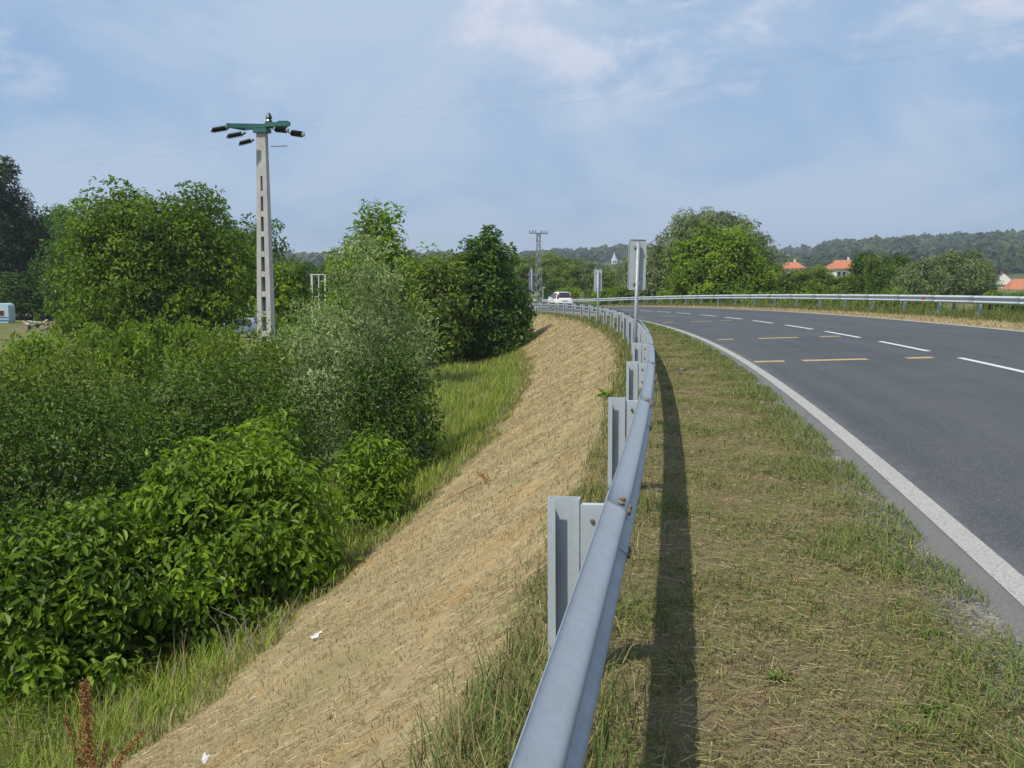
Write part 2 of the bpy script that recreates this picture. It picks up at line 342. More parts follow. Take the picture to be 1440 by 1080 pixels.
# ------------------------------------------------------------------ ground materials
def ground_material():
    m, N, L, new, out = material('ground')
    off = new('ShaderNodeAttribute', attribute_name='off').outputs['Fac']; arc = new('ShaderNodeAttribute', attribute_name='arc').outputs['Fac']
    geo = new('ShaderNodeNewGeometry')
    def noise(scale, detail=6.0, rough=0.6, vec=None): return new('ShaderNodeTexNoise', ins={'Vector': vec or geo.outputs['Position'], 'Scale': scale, 'Detail': detail, 'Roughness': rough}).outputs[0]
    def ramp(x, a, b, lo=0.0, hi=1.0): 
        n = new('ShaderNodeMapRange', ins={0: x, 1: a, 2: b, 3: lo, 4: hi}); n.interpolation_type = 'SMOOTHSTEP'; return n.outputs[0]
    def mix(f, a, b):
        n = new('ShaderNodeMix', data_type='RGBA')
        if isinstance(f, float): n.inputs[0].default_value = f
        else: L.new(f, n.inputs[0])
        for i, c in ((6, a), (7, b)):
            if isinstance(c, tuple): n.inputs[i].default_value = c + (1,)
            else: L.new(c, n.inputs[i])
        return n.outputs[2]
    def math_(op, a, b): return new('ShaderNodeMath', operation=op, ins={0: a, 1: b}).outputs[0]
    # raked straw: coordinates stretched down the slope
    cv = new('ShaderNodeCombineXYZ', ins={0: arc, 1: off, 2: 0.0}).outputs[0]
    rk = new('ShaderNodeMapping', ins={'Vector': cv, 'Rotation': (0, 0, 0.45), 'Scale': (22.0, 2.4, 1.0)}).outputs[0]
    straw = noise(1.0, 7.0, 0.7, rk); big = noise(0.55, 4.0); fine = noise(38.0, 6.0, 0.7); mid = noise(5.0, 6.0, 0.65); patch = noise(1.6, 5.0, 0.6)
    slope = mix(ramp(mid, 0.38, 0.66), (0.335, 0.250, 0.125), (0.390, 0.320, 0.175))
    slope = mix(ramp(straw, 0.45, 0.70), slope, (0.43, 0.36, 0.205))
    slope = mix(ramp(fine, 0.56, 0.72, 0, 0.6), slope, (0.17, 0.12, 0.06))
    slope = mix(ramp(big, 0.48, 0.66, 0, 0.65), slope, (0.235, 0.215, 0.095))
    bare = noise(0.9, 5.0, 0.65, new('ShaderNodeVectorMath', operation='ADD', ins={0: geo.outputs['Position'], 1: (7.3, 2.1, 0.0)}).outputs[0])
    slope = mix(ramp(bare, 0.52, 0.62, 0, 0.85), slope, mix(ramp(mid, 0.35, 0.65), (0.36, 0.245, 0.105), (0.42, 0.305, 0.145)))
    slope = mix(ramp(fine, 0.60, 0.70, 0, 0.7), slope, (0.15, 0.105, 0.055))
    verge = mix(ramp(patch, 0.36, 0.60), (0.21, 0.165, 0.095), (0.165, 0.16, 0.062))
    verge = mix(ramp(mid, 0.50, 0.68, 0, 0.8), verge, (0.25, 0.20, 0.11))
    verge = mix(ramp(fine, 0.52, 0.72, 0, 0.75), verge, (0.095, 0.075, 0.045))
    low = mix(ramp(mid, 0.35, 0.65), (0.075, 0.115, 0.022), (0.135, 0.165, 0.045))
    low = mix(ramp(big, 0.45, 0.7, 0, 0.6), low, (0.17, 0.155, 0.065))
    wv = math_('MULTIPLY', math_('SUBTRACT', patch, 0.5), 1.5)
    wo = math_('ADD', off, wv)
    c = mix(ramp(wo, -3.7, -3.0), low, slope)
    c = mix(ramp(wo, -0.75, -0.05), c, verge)
    # right verge: dry mown strip by the asphalt, then grass
    dry = mix(ramp(mid, 0.35, 0.65), (0.36, 0.28, 0.15), (0.26, 0.21, 0.10))
    c = mix(ramp(off, 6.0, 6.1), c, dry)
    c = mix(ramp(wo, 12.4, 13.3), c, low)
    # loose grey grit along the asphalt edge
    grit = mix(ramp(fine, 0.45, 0.6), (0.16, 0.155, 0.15), (0.34, 0.33, 0.31))
    ge = math_('ADD', off, math_('MULTIPLY', math_('SUBTRACT', mid, 0.5), 0.5))
    g = math_('MULTIPLY', ramp(ge, 1.42, 1.62), ramp(off, 3.0, 3.1, 1.0, 0.0))
    c = mix(g, c, grit)
    b = new('ShaderNodeBsdfPrincipled', ins={'Base Color': c, 'Roughness': 0.95, 'Specular IOR Level': 0.15})
    h = math_('ADD', math_('MULTIPLY', fine, 0.5), mid)
    bp = new('ShaderNodeBump', ins={'Height': h, 'Strength': 0.9, 'Distance': 0.05}); L.new(bp.outputs[0], b.inputs['Normal'])
    L.new(b.outputs[0], out.inputs[0]); return m

def land_material():
    m, N, L, new, out = material('meadow_land')
    geo = new('ShaderNodeNewGeometry')
    def noise(s, d=6.0): return new('ShaderNodeTexNoise', ins={'Vector': geo.outputs['Position'], 'Scale': s, 'Detail': d, 'Roughness': 0.65}).outputs[0]
    def ramp(x, a, b, lo=0.0, hi=1.0): return new('ShaderNodeMapRange', ins={0: x, 1: a, 2: b, 3: lo, 4: hi}).outputs[0]
    def mix(f, a, b):
        n = new('ShaderNodeMix', data_type='RGBA'); L.new(f, n.inputs[0])
        for i, c in ((6, a), (7, b)):
            if isinstance(c, tuple): n.inputs[i].default_value = c + (1,)
            else: L.new(c, n.inputs[i])
        return n.outputs[2]
    c = mix(ramp(noise(0.5), 0.35, 0.65), (0.075, 0.105, 0.028), (0.15, 0.16, 0.055))
    c = mix(ramp(noise(0.06, 3.0), 0.45, 0.62, 0, 0.8), c, (0.19, 0.165, 0.075))
    c = mix(ramp(noise(6.0), 0.5, 0.75, 0, 0.5), c, (0.045, 0.062, 0.018))
    sp = new('ShaderNodeVectorMath', operation='LENGTH', ins={0: geo.outputs['Position']}).outputs['Value']
    c = mix(ramp(sp, 500.0, 800.0), c, (0.055, 0.085, 0.030))
    b = new('ShaderNodeBsdfPrincipled', ins={'Base Color': c, 'Roughness': 0.95, 'Specular IOR Level': 0.1})
    bp = new('ShaderNodeBump', ins={'Height': noise(5.0), 'Strength': 0.8, 'Distance': 0.08}); L.new(bp.outputs[0], b.inputs['Normal'])
    L.new(b.outputs[0], out.inputs[0]); return m

def asphalt_material():
    m, N, L, new, out = material('asphalt')
    off = new('ShaderNodeAttribute', attribute_name='off').outputs['Fac']; arc = new('ShaderNodeAttribute', attribute_name='arc').outputs['Fac']
    geo = new('ShaderNodeNewGeometry')
    cv = new('ShaderNodeCombineXYZ', ins={0: arc, 1: off, 2: 0.0}).outputs[0]
    st = new('ShaderNodeMapping', ins={'Vector': cv, 'Scale': (0.06, 1.6, 1.0)}).outputs[0]
    def noise(s, d=5.0, v=None, r=0.6): return new('ShaderNodeTexNoise', ins={'Vector': v or geo.outputs['Position'], 'Scale': s, 'Detail': d, 'Roughness': r}).outputs[0]
    def ramp(x, a, b, lo=0.0, hi=1.0): 
        n = new('ShaderNodeMapRange', ins={0: x, 1: a, 2: b, 3: lo, 4: hi}); n.interpolation_type = 'SMOOTHSTEP'; return n.outputs[0]
    def mix(f, a, b):
        n = new('ShaderNodeMix', data_type='RGBA'); L.new(f, n.inputs[0])
        for i, c in ((6, a), (7, b)):
            if isinstance(c, tuple): n.inputs[i].default_value = c + (1,)
            else: L.new(c, n.inputs[i])
        return n.outputs[2]
    c = mix(ramp(noise(1.0, 4.0, st), 0.35, 0.65), (0.040, 0.046, 0.054), (0.060, 0.065, 0.072))
    c = mix(ramp(noise(0.4, 4.0), 0.4, 0.7, 0, 0.5), c, (0.072, 0.075, 0.079))
    # dusty shoulder outside the edge line
    wob_ = new('ShaderNodeMath', operation='MULTIPLY_ADD', ins={0: noise(2.5), 1: 0.5, 2: -0.25}).outputs[0]
    oo = new('ShaderNodeMath', operation='ADD', ins={0: off, 1: wob_}).outputs[0]
    c = mix(ramp(oo, 1.8, 2.35, 0.75, 0.0), c, (0.165, 0.160, 0.152))
    sv = new('ShaderNodeTexVoronoi', ins={'Vector': geo.outputs['Position'], 'Scale': 85.0})
    c = mix(ramp(sv.outputs['Color'], 0.5, 0.95, 0, 0.4), c, (0.20, 0.20, 0.20))
    c = mix(ramp(noise(130.0, 3.0), 0.52, 0.70, 0, 0.7), c, (0.03, 0.032, 0.035))
    b = new('ShaderNodeBsdfPrincipled', ins={'Base Color': c, 'Roughness': 0.78, 'Specular IOR Level': 0.35})
    bp = new('ShaderNodeBump', ins={'Height': noise(120.0, 3.0), 'Strength': 0.5, 'Distance': 0.006}); L.new(bp.outputs[0], b.inputs['Normal'])
    L.new(b.outputs[0], out.inputs[0]); return m

def paint_material(name, col, under, wear):
    m, N, L, new, out = material(name)
    geo = new('ShaderNodeNewGeometry')
    def noise(s, d=6.0): return new('ShaderNodeTexNoise', ins={'Vector': geo.outputs['Position'], 'Scale': s, 'Detail': d, 'Roughness': 0.7}).outputs[0]
    def mix(f, a, b):
        n = new('ShaderNodeMix', data_type='RGBA'); L.new(f, n.inputs[0])
        for i, c in ((6, a), (7, b)):
            if isinstance(c, tuple): n.inputs[i].default_value = c + (1,)
            else: L.new(c, n.inputs[i])
        return n.outputs[2]
    w = new('ShaderNodeMapRange', ins={0: noise(45.0), 1: wear, 2: wear + 0.14}).outputs[0]
    w2 = new('ShaderNodeMapRange', ins={0: noise(2.2), 1: wear - 0.02, 2: wear + 0.30, 3: 0.0, 4: 0.55}).outputs[0]
    c = mix(w2, col, tuple(0.55 * a + 0.45 * b for a, b in zip(col, under))); c = mix(w, c, under)
    b = new('ShaderNodeBsdfPrincipled', ins={'Base Color': c, 'Roughness': 0.7})
    L.new(b.outputs[0], out.inputs[0]); return m

M['ground'] = ground_material(); M['land'] = land_material(); M['asphalt'] = asphalt_material()
M['line'] = paint_material('edge_line_paint', (0.35, 0.34, 0.315), (0.13, 0.13, 0.128), 0.51)
M['dash'] = paint_material('centre_line_paint', (0.52, 0.53, 0.53), (0.14, 0.16, 0.16), 0.62)
M['yellow'] = paint_material('worn_yellow_paint', (0.50, 0.355, 0.12), (0.085, 0.09, 0.096), 0.47)
M['field'] = simple('pale_field', (0.26, 0.29, 0.13), 0.95, var=0.12, scale=0.05)

# ------------------------------------------------------------------ ground sheets, road, markings
def grid_faces(n, m):
    i = np.arange(n - 1)[:, None] * m + np.arange(m - 1)[None]; i = i.ravel()
    return np.stack([i, i + 1, i + m + 1, i + m], 1)

def build_land():
    ang = np.concatenate([np.radians(np.arange(-50, 50, 0.6)), np.radians(np.arange(50, 310.1, 4))])
    rad = np.concatenate([[0.0], np.arange(1.5, 60, 1.5), np.geomspace(60, 2700, 120), [3600, 5200, 7500]])
    A, R = np.meshgrid(ang, rad); x = np.sin(A) * R; y = np.cos(A) * R
    z = ground_z(x, y)
    s, o = nearest(x, y); s = s.reshape(x.shape); o = o.reshape(x.shape)
    inside = (o > -8.7) & (o < 19.6) & (s > -38) & (s < 250)
    near = (o > -10.5) & (o < 21.5) & (s > -41) & (s < 253)
    z = np.where(inside, z - 0.8, np.where(near, z - 0.12, z))
    f = grid_faces(*x.shape)
    g = mesh('ground', np.stack([x, y, z], -1).reshape(-1, 3), [f[:, ::-1]], M['land'], smooth=True)
    tag(g, kind='structure')
    return g
ground = build_land()

def strip(name, ss, oo, zf, mat, attrs=True, parent=None, smooth=True):
    S_, O_ = np.meshgrid(ss, oo, indexing='ij')
    V = P(S_.ravel(), O_.ravel()); V[:, 2] = zf(S_.ravel(), O_.ravel(), V)
    Om = O_.ravel() + 0.5 * (1 - sstep(S_.ravel(), 7, 22)) * sstep(-O_.ravel(), 1.5, 3.0)
    at_ = {'off': ('FLOAT', Om), 'arc': ('FLOAT', S_.ravel())} if attrs else None
    f = grid_faces(len(ss), len(oo))
    return mesh(name, V, [f[:, ::-1]], mat, parent, smooth, at_)

def emb_z(S_, O_, V):
    z = ground_z(V[:, 0], V[:, 1])
    inner = (O_ > 1.74) & (O_ < 10.84)
    rough = np.where(O_ < -0.4, 0.014, 0.010) * wob(V[:, 0] + .31 * np.sin(V[:, 1] * 1.7), V[:, 1], 5.2) + np.where(O_ < -0.6, 0.05, 0.008) * wob(V[:, 0], V[:, 1], 1.7, 1.0)
    z = z + np.where(inner, -0.03, rough)
    z = z - 0.25 * ((O_ < -9.4) | (O_ > 20.4) | (S_ < -39) | (S_ > 251))
    z = z - 0.03 * ((O_ > 1.5) & (O_ < 11.0) & ~inner) * 0.5
    return z
ss = np.unique(np.concatenate([np.arange(-40, 0, 2.0), np.arange(0, 30, 0.22), np.arange(30, 80, 0.8), np.arange(80, 252.1, 3.0)]))
oo = np.unique(np.round(np.concatenate([np.arange(-9.6, 1.8, 0.2), [1.72, 1.9, 4, 6, 8, 10, 10.8, 10.9], np.arange(11.2, 20.7, 0.6)]), 3))
embank = strip('embankment', ss, oo, emb_z, M['ground']); tag(embank, kind='structure')

sr = np.unique(np.concatenate([np.arange(-40, 0, 2), np.arange(0, 40, 0.4), np.arange(40, 252, 2.0)]))
orr = np.array([1.75, 1.82, 1.95, 2.2, 3, 4, 5, 6.05, 7, 8, 9, 10, 10.6, 10.8])
def road_edge_z(S_, O_, V): return V[:, 2] + np.where((O_ < 1.76) | (O_ > 10.79), -0.05, 0.004)
S_, O_ = np.meshgrid(sr, orr, indexing='ij'); Oj = O_.copy()
Oj[:, 0:2] += (0.06 * wob(sr, sr * 0.3, 1.9) + 0.03 * wob(sr, sr, 6.1))[:, None]; Oj[:, -2:] += (0.05 * wob(sr, sr * 0.3, 1.4, 2.0))[:, None]
V = P(S_.ravel(), Oj.ravel()); V[:, 2] = road_edge_z(S_.ravel(), O_.ravel(), V)
road = mesh('road', V, [grid_faces(len(sr), len(orr))[:, ::-1]], M['asphalt'], None, True, {'off': ('FLOAT', O_.ravel()), 'arc': ('FLOAT', S_.ravel())})
tag(road, kind='structure')
def mark(name, s0, s1, o0, o1, mat, dz, n=None):
    n = n or max(2, int((s1 - s0) / 1.0) + 1)
    return strip(name, np.linspace(s0, s1, n), np.array([o0, o1]), lambda a, b, V: V[:, 2] + dz, mat, False, road)
mark('edge_line', -40, 250, O_L - 0.08, O_L + 0.08, M['line'], 0.008, 500)
mark('edge_line', -40, 250, O_R - 0.08, O_R + 0.08, M['line'], 0.008, 300)
DASH = [22.0 - 6.2 * k for k in range(9, 0, -1)] + [22.0, 28.2, 34.33, 40.1, 45.77, 51.42, 56.8, 62.7, 67.94, 72.73, 77.99] + [83.6 + 5.6 * k for k in range(18)]
for s in DASH:                                    # far end of each dash
    mark('centre_dash', s - (4.1 if s < 45 else 3.6), s, O_C - 0.065, O_C + 0.065, M['dash'], 0.008)
def row_of(s, o, dz=0.0):
    p = P(s, o, dz); d = p[1] * math.cos(PITCH) - (p[2] - CAMZ) * math.sin(PITCH)
    return 720 + F * p[0] / d, 540 - F * (p[1] * math.sin(PITCH) + (p[2] - CAMZ) * math.cos(PITCH)) / d
def s_at_row(v, o):
    q = np.arange(3, 90, 0.05); r = np.array([row_of(s, o)[1] for s in q]); return float(q[np.abs(r - v).argmin()])
# worn yellow bars across the near lane
for v, parts in ((509.5, ((0.16, 0.75), (1.1, 2.35), (3.1, 3.6))), (478.5, ((0.35, 0.8), (1.5, 2.6), (3.2, 3.75))), (454.5, ((0.4, 0.9), (1.6, 2.5), (2.9, 3.3))), (447.0, ((0.5, 1.0), (1.9, 2.6)))):
    sc_ = s_at_row(v, O_L)
    for a, b in parts:
        mark('rumble_bar', sc_ - 0.20, sc_ + 0.20, O_L + a, O_L + b, M['yellow'], 0.008, 2)

# ------------------------------------------------------------------ guardrails
def w_profile():
    pts = [(0.000, 0.750), (0.004, 0.742), (0.030, 0.727), (0.066, 0.712), (0.080, 0.700), (0.083, 0.685), (0.080, 0.668), (0.066, 0.655), (0.020, 0.630), (0.006, 0.620), (0.0, 0.606)]
    low = [(o, 1.19 - z) for o, z in pts[::-1]][1:]
    a = np.array(pts + low)
    for _ in range(2):                      # round the rolled corners
        b = np.repeat(a, 2, axis=0)[1:-1].copy(); b[0::2] = .75 * a[:-1] + .25 * a[1:]; b[1::2] = .25 * a[:-1] + .75 * a[1:]; a = np.vstack([a[:1], b, a[-1:]])
    return a[np.r_[0, 1:len(a) - 1:2, len(a) - 1]]
PROF = w_profile()
_t = np.gradient(PROF, axis=0); _t /= np.linalg.norm(_t, axis=1)[:, None]
INNER = PROF + 0.004 * np.stack([_t[:, 1], -_t[:, 0]], 1)
LOOP = np.concatenate([PROF, INNER[::-1]])
def beam(name, parent, s0, s1, base_o, side, dz, n, mat):
    """side +1: front towards larger offset"""
    q = np.linspace(s0, s1, n); m = len(LOOP); V = []
    for i, s in enumerate(q):
        lap = 0.0050 * (1 - i / (n - 1))
        o = base_o + side * (LOOP[:, 0] + lap)
        V.append(P(np.full(m, s), o, LOOP[:, 1] + dz + 0.0025 * (1 - i / (n - 1)) - BANK * (o - base_o)))
    f = [(i * m + k, i * m + (k + 1) % m, (i + 1) * m + (k + 1) % m, (i + 1) * m + k) for i in range(n - 1) for k in range(m)]
    f = np.array(f); h = len(PROF)
    caps = [[k, k + 1, m - 2 - k, m - 1 - k] for k in range(h - 1)]; caps = np.array(caps); caps = np.concatenate([caps, caps[:, ::-1] + (n - 1) * m])
    return mesh(name, np.concatenate(V), [np.concatenate([f, caps])], mat, parent, True)

def post_mesh():
    # lipped channel, open towards -y (towards the viewer coming along the road); local x = offset, y = along
    t = 0.005
    poly = [(-.065, -.03), (-.033, -.03), (-.033, -.03 + t), (-.065 + t, -.03 + t), (-.065 + t, .03 - t), (.065 - t, .03 - t), (.065 - t, -.03 + t), (.045, -.03 + t), (.045, -.03), (.065, -.03), (.065, .03), (-.065, .03)]
    V = []; n = len(poly)
    for z in (-0.6, 0.745):
        V += [(x, y, z) for x, y in poly]
    f4 = [(k, (k + 1) % n, n + (k + 1) % n, n + k) for k in range(n)]
    cap = [(0, 1, 2, 3), (0, 3, 4, 11), (4, 5, 10, 11), (5, 6, 9, 10), (6, 7, 8, 9)]
    f4 += [tuple(n + i for i in c) for c in cap] + [c[::-1] for c in cap]
    return V, [np.array(f4)]
def spacer_mesh():
    b = MB(); t = 0.004
    b.box((0.0, -0.02, 0.585), (0.098, t, 0.27)); b.box((0.049, 0.0, 0.585), (t, 0.044, 0.27)); b.box((-0.049, 0.0, 0.585), (t, 0.044, 0.27))
    b.box((0, 0.0, 0.722), (0.096, 0.042, t)); return b
def guardrail(label, base_o, side, s_first, s_last, post0, dz, bolts_to):
    x, y, z, th = line(max(s_first, 0))
    p0 = P(max(s_first, 0.0), base_o)
    root = thing('guardrail', p0, label, 'guardrail', 'guardrails along both sides of the road', keep_world=True)
    posts = np.arange(post0, s_last, 4.0 if side > 0 else 4.0 / (1 + 13.5 * 0.004)); posts = posts[posts > s_first]
    post0_o = spacer0 = None
    for s in posts:
        for kind in ('post', 'spacer_bracket'):
            oc = base_o - side * (0.168 if kind == 'post' else 0.051)
            if kind == 'post':
                if post0_o is None: post0_o = o = mesh('post', *post_mesh(), M['galv_sunlit'])
                else: o = post0_o.copy(); COL.objects.link(o)
            else:
                if spacer0 is None: spacer0 = o = spacer_mesh().build('spacer_bracket', M['galv_sunlit'])
                else: o = spacer0.copy(); COL.objects.link(o)
            p = P(s, oc, dz); p[2] += BANK * (base_o - oc)
            o.location = p; o.rotation_euler = (random.uniform(-.008, .008), random.uniform(-.010, .010), float(line(s)[3]) + (0 if side > 0 else math.pi) + random.uniform(-.02, .02))
            attach(o, root)
    ends = [posts[0] - 4.0] + list(posts)
    for a, b in zip(ends[:-1], ends[1:]):
        beam('beam_panel', root, a - 0.02, b + 0.16, base_o, side, dz, 9 if a < 40 else 6, M['galv'] if side > 0 else M['galv_sunlit'])  # far rail takes the copy with sunlight put into its colour
    b0 = None; pb = None
    for s in posts[posts < min(bolts_to, 18)]:
        for oo_, zz in ((-.11, .60), (-.055, .66), (-.055, .52)):
            if pb is None: pb = o = MB().lathe((0, 0, 0), [(0.011, -.006), (0.011, 0.004), (0.009, 0.009), (0.003, 0.010)], n=6).build('post_bolt', M['rust'])
            else: o = pb.copy(); COL.objects.link(o)
            p = P(s, base_o + oo_, zz + dz); th_ = float(line(s)[3]); y_ = 0.024 if oo_ < -.1 else -0.023; p[0] += -math.sin(th_) * y_; p[1] += math.cos(th_) * y_; o.location = p; o.rotation_euler = Vector((math.sin(th_), -math.cos(th_), 0)).to_track_quat('Z', 'Y').to_euler(); attach(o, root)
    for s in posts[posts < bolts_to]:
        for ds_ in (0.03, 0.12):
            for (oo_, zz) in ((0.055, 0.7195), (0.083, 0.685), (0.055, 0.4725), (0.083, 0.505)):
                if b0 is None: b0 = o = MB().lathe((0, 0, 0), [(0.016, 0), (0.016, 0.004), (0.011, 0.010), (0.004, 0.012)], n=8).build('bolt', M['rust'], None, True)
                else: o = b0.copy(); COL.objects.link(o)
                p = P(s + ds_, base_o + side * (oo_ + 0.004), zz + dz); o.location = p
                nrm = Vector((1, 0, 0)) if oo_ > .08 else Vector((0.4, 0, 0.92 if zz > .6 else -0.92))
                nrm = Matrix.Rotation(float(line(s)[3]) + (0 if side > 0 else math.pi), 3, 'Z') @ nrm
                o.rotation_euler = nrm.to_track_quat('Z', 'Y').to_euler(); attach(o, root)
    return root
rail_l = guardrail('long galvanised guardrail on tall channel posts along the crest of the dry bank', 0.0, 1, -12, 138, 4.45 - 16, 0.0, 34)
rail_r = guardrail('galvanised guardrail with small red reflectors across the road, in front of the bushes', O_RR, -1, 6, 140, 38.47 - 3.85 * 8, 0.06, 0)
for u in (1300, 1081, 1389):
    q = np.arange(20, 100, 0.05); uu = np.array([row_of(s, O_RR, .6)[0] for s in q]); s = float(q[np.abs(uu - u).argmin()])
    if u == 1389: continue
    p = P(s, O_RR - 0.012, 0.655); th = float(line(s)[3])
    r = MB(); r.prism([(-.05, -.045), (.05, -.045), (.035, .05), (-.035, .05)], -0.075, -0.012, (1, 2, 0)).build('reflector', M['red'])
    o = bpy.data.objects['reflector'] if u == 1300 else bpy.data.objects['reflector.001']
    o.location = p; o.rotation_euler = (0, 0, th); attach(o, rail_r)

# ------------------------------------------------------------------ leaves, trees and bushes
def unit(v): return v / (np.linalg.norm(v, axis=-1, keepdims=True) + 1e-9)
def leaves(C, Nn, Ax, Ln, Wd, fold=0.25, droop=0.2, detail=0):
    """folded leaf at C, growing along Ax, facing Nn"""
    Ax = unit(Ax); Sd = unit(np.cross(Nn, Ax)); Nn = np.cross(Ax, Sd); L_ = Ln[:, None]; W_ = Wd[:, None]; n = len(C)
    if detail == 0:
        V = np.stack([C, C + Ax * L_ * .45 + Sd * W_ * .5 + Nn * W_ * fold, C + Ax * L_ - Nn * L_ * droop, C + Ax * L_ * .45 - Sd * W_ * .5 + Nn * W_ * fold], 1)
        k = np.arange(n)[:, None] * 4; Fc = np.concatenate([k + [[0, 3, 2]], k + [[0, 2, 1]]]); return V.reshape(-1, 3), Fc, 4
    V = np.stack([C, C + Ax * L_ * .28 + Sd * W_ * .42 + Nn * W_ * fold, C + Ax * L_ * .68 + Sd * W_ * .44 + Nn * (W_ * fold - L_ * droop * .4),
                  C + Ax * L_ - Nn * L_ * droop, C + Ax * L_ * .68 - Sd * W_ * .44 + Nn * (W_ * fold - L_ * droop * .4), C + Ax * L_ * .28 - Sd * W_ * .42 + Nn * W_ * fold], 1)
    k = np.arange(n)[:, None] * 6; Fc = np.concatenate([k + [[0, 5, 4, 3]], k + [[0, 3, 2, 1]]]); return V.reshape(-1, 3), Fc, 6

def crown_mesh(name, lobes, nclump, rc, nleaf, size, aspect, mat, parent, droop=0.2, upright=0.5, hang=0.0, detail=0, rg=None, shell=0.42, cut=None):
    """lobes: (cx,cy,cz,rx,ry,rz). Leaf clumps spread through the lobes, denser towards the outside."""
    g = rg or rng
    lb = np.array(lobes, float); w = (lb[:, 3] * lb[:, 4] * lb[:, 5]) ** 0.75; w /= w.sum()
    li = g.choice(len(lb), nclump, p=w); d = unit(g.normal(size=(nclump, 3))); rr = g.random(nclump) ** shell
    rr = np.where(g.random(nclump) < .10, rr * g.uniform(1.0, 1.22, nclump), rr * .96); cen = lb[li, :3] + d * rr[:, None] * lb[li, 3:] * 0.96
    ext = lb[:, 3:5].max() + 1e-6; gp_ = wob(cen[:, 0] / ext + cen[:, 2] / ext * .7, cen[:, 1] / ext - cen[:, 2] / ext * .5, 4.2, ext); cen = cen[gp_ > -0.55]
    nclump = len(cen)
    crad = rc * g.uniform(0.55, 1.3, nclump); ct = g.normal(0.48, 0.24, nclump)
    idx = np.repeat(np.arange(nclump), g.poisson(nleaf, nclump)); n = len(idx)
    dd = unit(g.normal(size=(n, 3)) + np.array((0, 0, 0.15))); rad = crad[idx] * g.uniform(0.35, 1.0, n) ** .6
    C = cen[idx] + dd * rad[:, None] * np.array((1.15, 1.15, 0.85))
    rad_out = unit(C - lb[:, :3].mean(0)); Nn = unit(dd * 0.45 + rad_out * 0.45 + np.array((0, 0, upright)) + g.normal(size=(n, 3)) * 0.40)
    Ax = np.cross(Nn, unit(g.normal(size=(n, 3)))) + dd * 0.5 + np.array((0, 0, -hang))
    Ln = size * np.where(g.random(n) < .25, g.uniform(.35, .7, n), g.uniform(0.65, 1.4, n)); V, Fc, k = leaves(C, Nn, Ax, Ln, Ln * aspect * g.uniform(.8, 1.2, n), 0.18, droop, detail)
    tint = np.clip(ct[idx] + g.normal(0, 0.16, n), 0, 1)
    o = mesh(name, V, [Fc], mat, parent, False, {'tint': ('FLOAT', np.repeat(tint, k))})
    o['kind'] = 'stuff'
    return o, cen

def trunk_mesh(parent, height, r0, cen, nlimb, mat, g=None, lean=(0, 0), fork=0.25, stems=1, spread=0.0):
    g = g or rng; b = MB()
    for k in range(stems):
        a = 2 * math.pi * k / max(stems, 1) + 0.4; bx, by = (spread * math.cos(a), spread * math.sin(a)) if stems > 1 else (0, 0)
        z = np.linspace(-0.25, height, 7); t = (z + .25) / (height + .25)
        pts = np.stack([bx * (0.25 + t) + lean[0] * t + 0.04 * height * np.sin(t * 5 + k) * t, by * (0.25 + t) + lean[1] * t + 0.03 * height * np.cos(t * 4 + k) * t, z], 1)
        b.tube(pts, r0 * (1.25 - 1.05 * t) * (1 if stems == 1 else .6), 8)
    if len(cen):
        for c in cen[g.choice(len(cen), min(nlimb, len(cen)), replace=False)]:
            h = max(height * fork, min(c[2] * g.uniform(.35, .75), height * .9)); t = (h + .25) / (height + .25)
            st = np.array((lean[0] * t + 0.04 * height * math.sin(t * 5) * t, lean[1] * t + 0.03 * height * math.cos(t * 4) * t, h))
            md = st * .45 + c * .55 + np.array((0, 0, 0.12 * np.linalg.norm(c - st))) + g.normal(size=3) * .06 * np.linalg.norm(c - st)
            q = np.linspace(0, 1, 6)[:, None]; pts = (1 - q) ** 2 * st + 2 * q * (1 - q) * md + q * q * c
            b.tube(pts, np.linspace(r0 * .42, r0 * .08, 6), 5)
    return b.build('trunk', mat, parent, True)

def tree(name, label, cat, u, d, u0, u1, vtop, lobes, mat, nclump, rc, nleaf, leaf, aspect=0.5, trunk_r=0.16, bark='bark', nlimb=18, group=None, depth=None, seed=0, stems=1, sink=0.0, vbase=None, **kw):
    """lobes in unit coordinates: x,y in -0.5..0.5 of the width, z 0..1 of the height"""
    p = on_ground(u, d); p[2] -= sink
    w = (u1 - u0) / F * d; h = float(at(u, vtop, d)[2] - p[2]); cxs = ((u0 + u1) / 2 - u) / F * d
    dy = depth or w
    lb = [(cx * w + cxs, cy_ * dy, cz * h, rx * w, ry * dy, rz * h) for cx, cy_, cz, rx, ry, rz in lobes]
    g = np.random.default_rng(100 + seed)
    root = thing(name, p, label, cat, group)
    cr, cen = crown_mesh('crown', lb, nclump, rc, nleaf, leaf, aspect, mat, root, rg=g, **kw)
    top = max(l[2] for l in lb)
    trunk_mesh(root, top if stems == 1 else top * .6, trunk_r, cen, nlimb, M[bark], g, lean=(cxs * .6, 0), stems=stems, spread=w * .12)
    return root
BROAD = [(0, 0, .60, .44, .44, .34), (-.26, .05, .50, .24, .25, .24), (.27, -.05, .52, .24, .25, .25), (.06, .1, .80, .27, .27, .20), (-.14, -.12, .74, .22, .22, .20), (0, -.2, .38, .32, .25, .2)]
ROUND = [(0, 0, .52, .46, .46, .46), (-.2, 0, .68, .22, .25, .22), (.2, .1, .72, .2, .22, .24), (.28, -.1, .4, .22, .22, .25), (-.3, -.1, .38, .2, .22, .24), (0, -.25, .25, .36, .25, .22)]
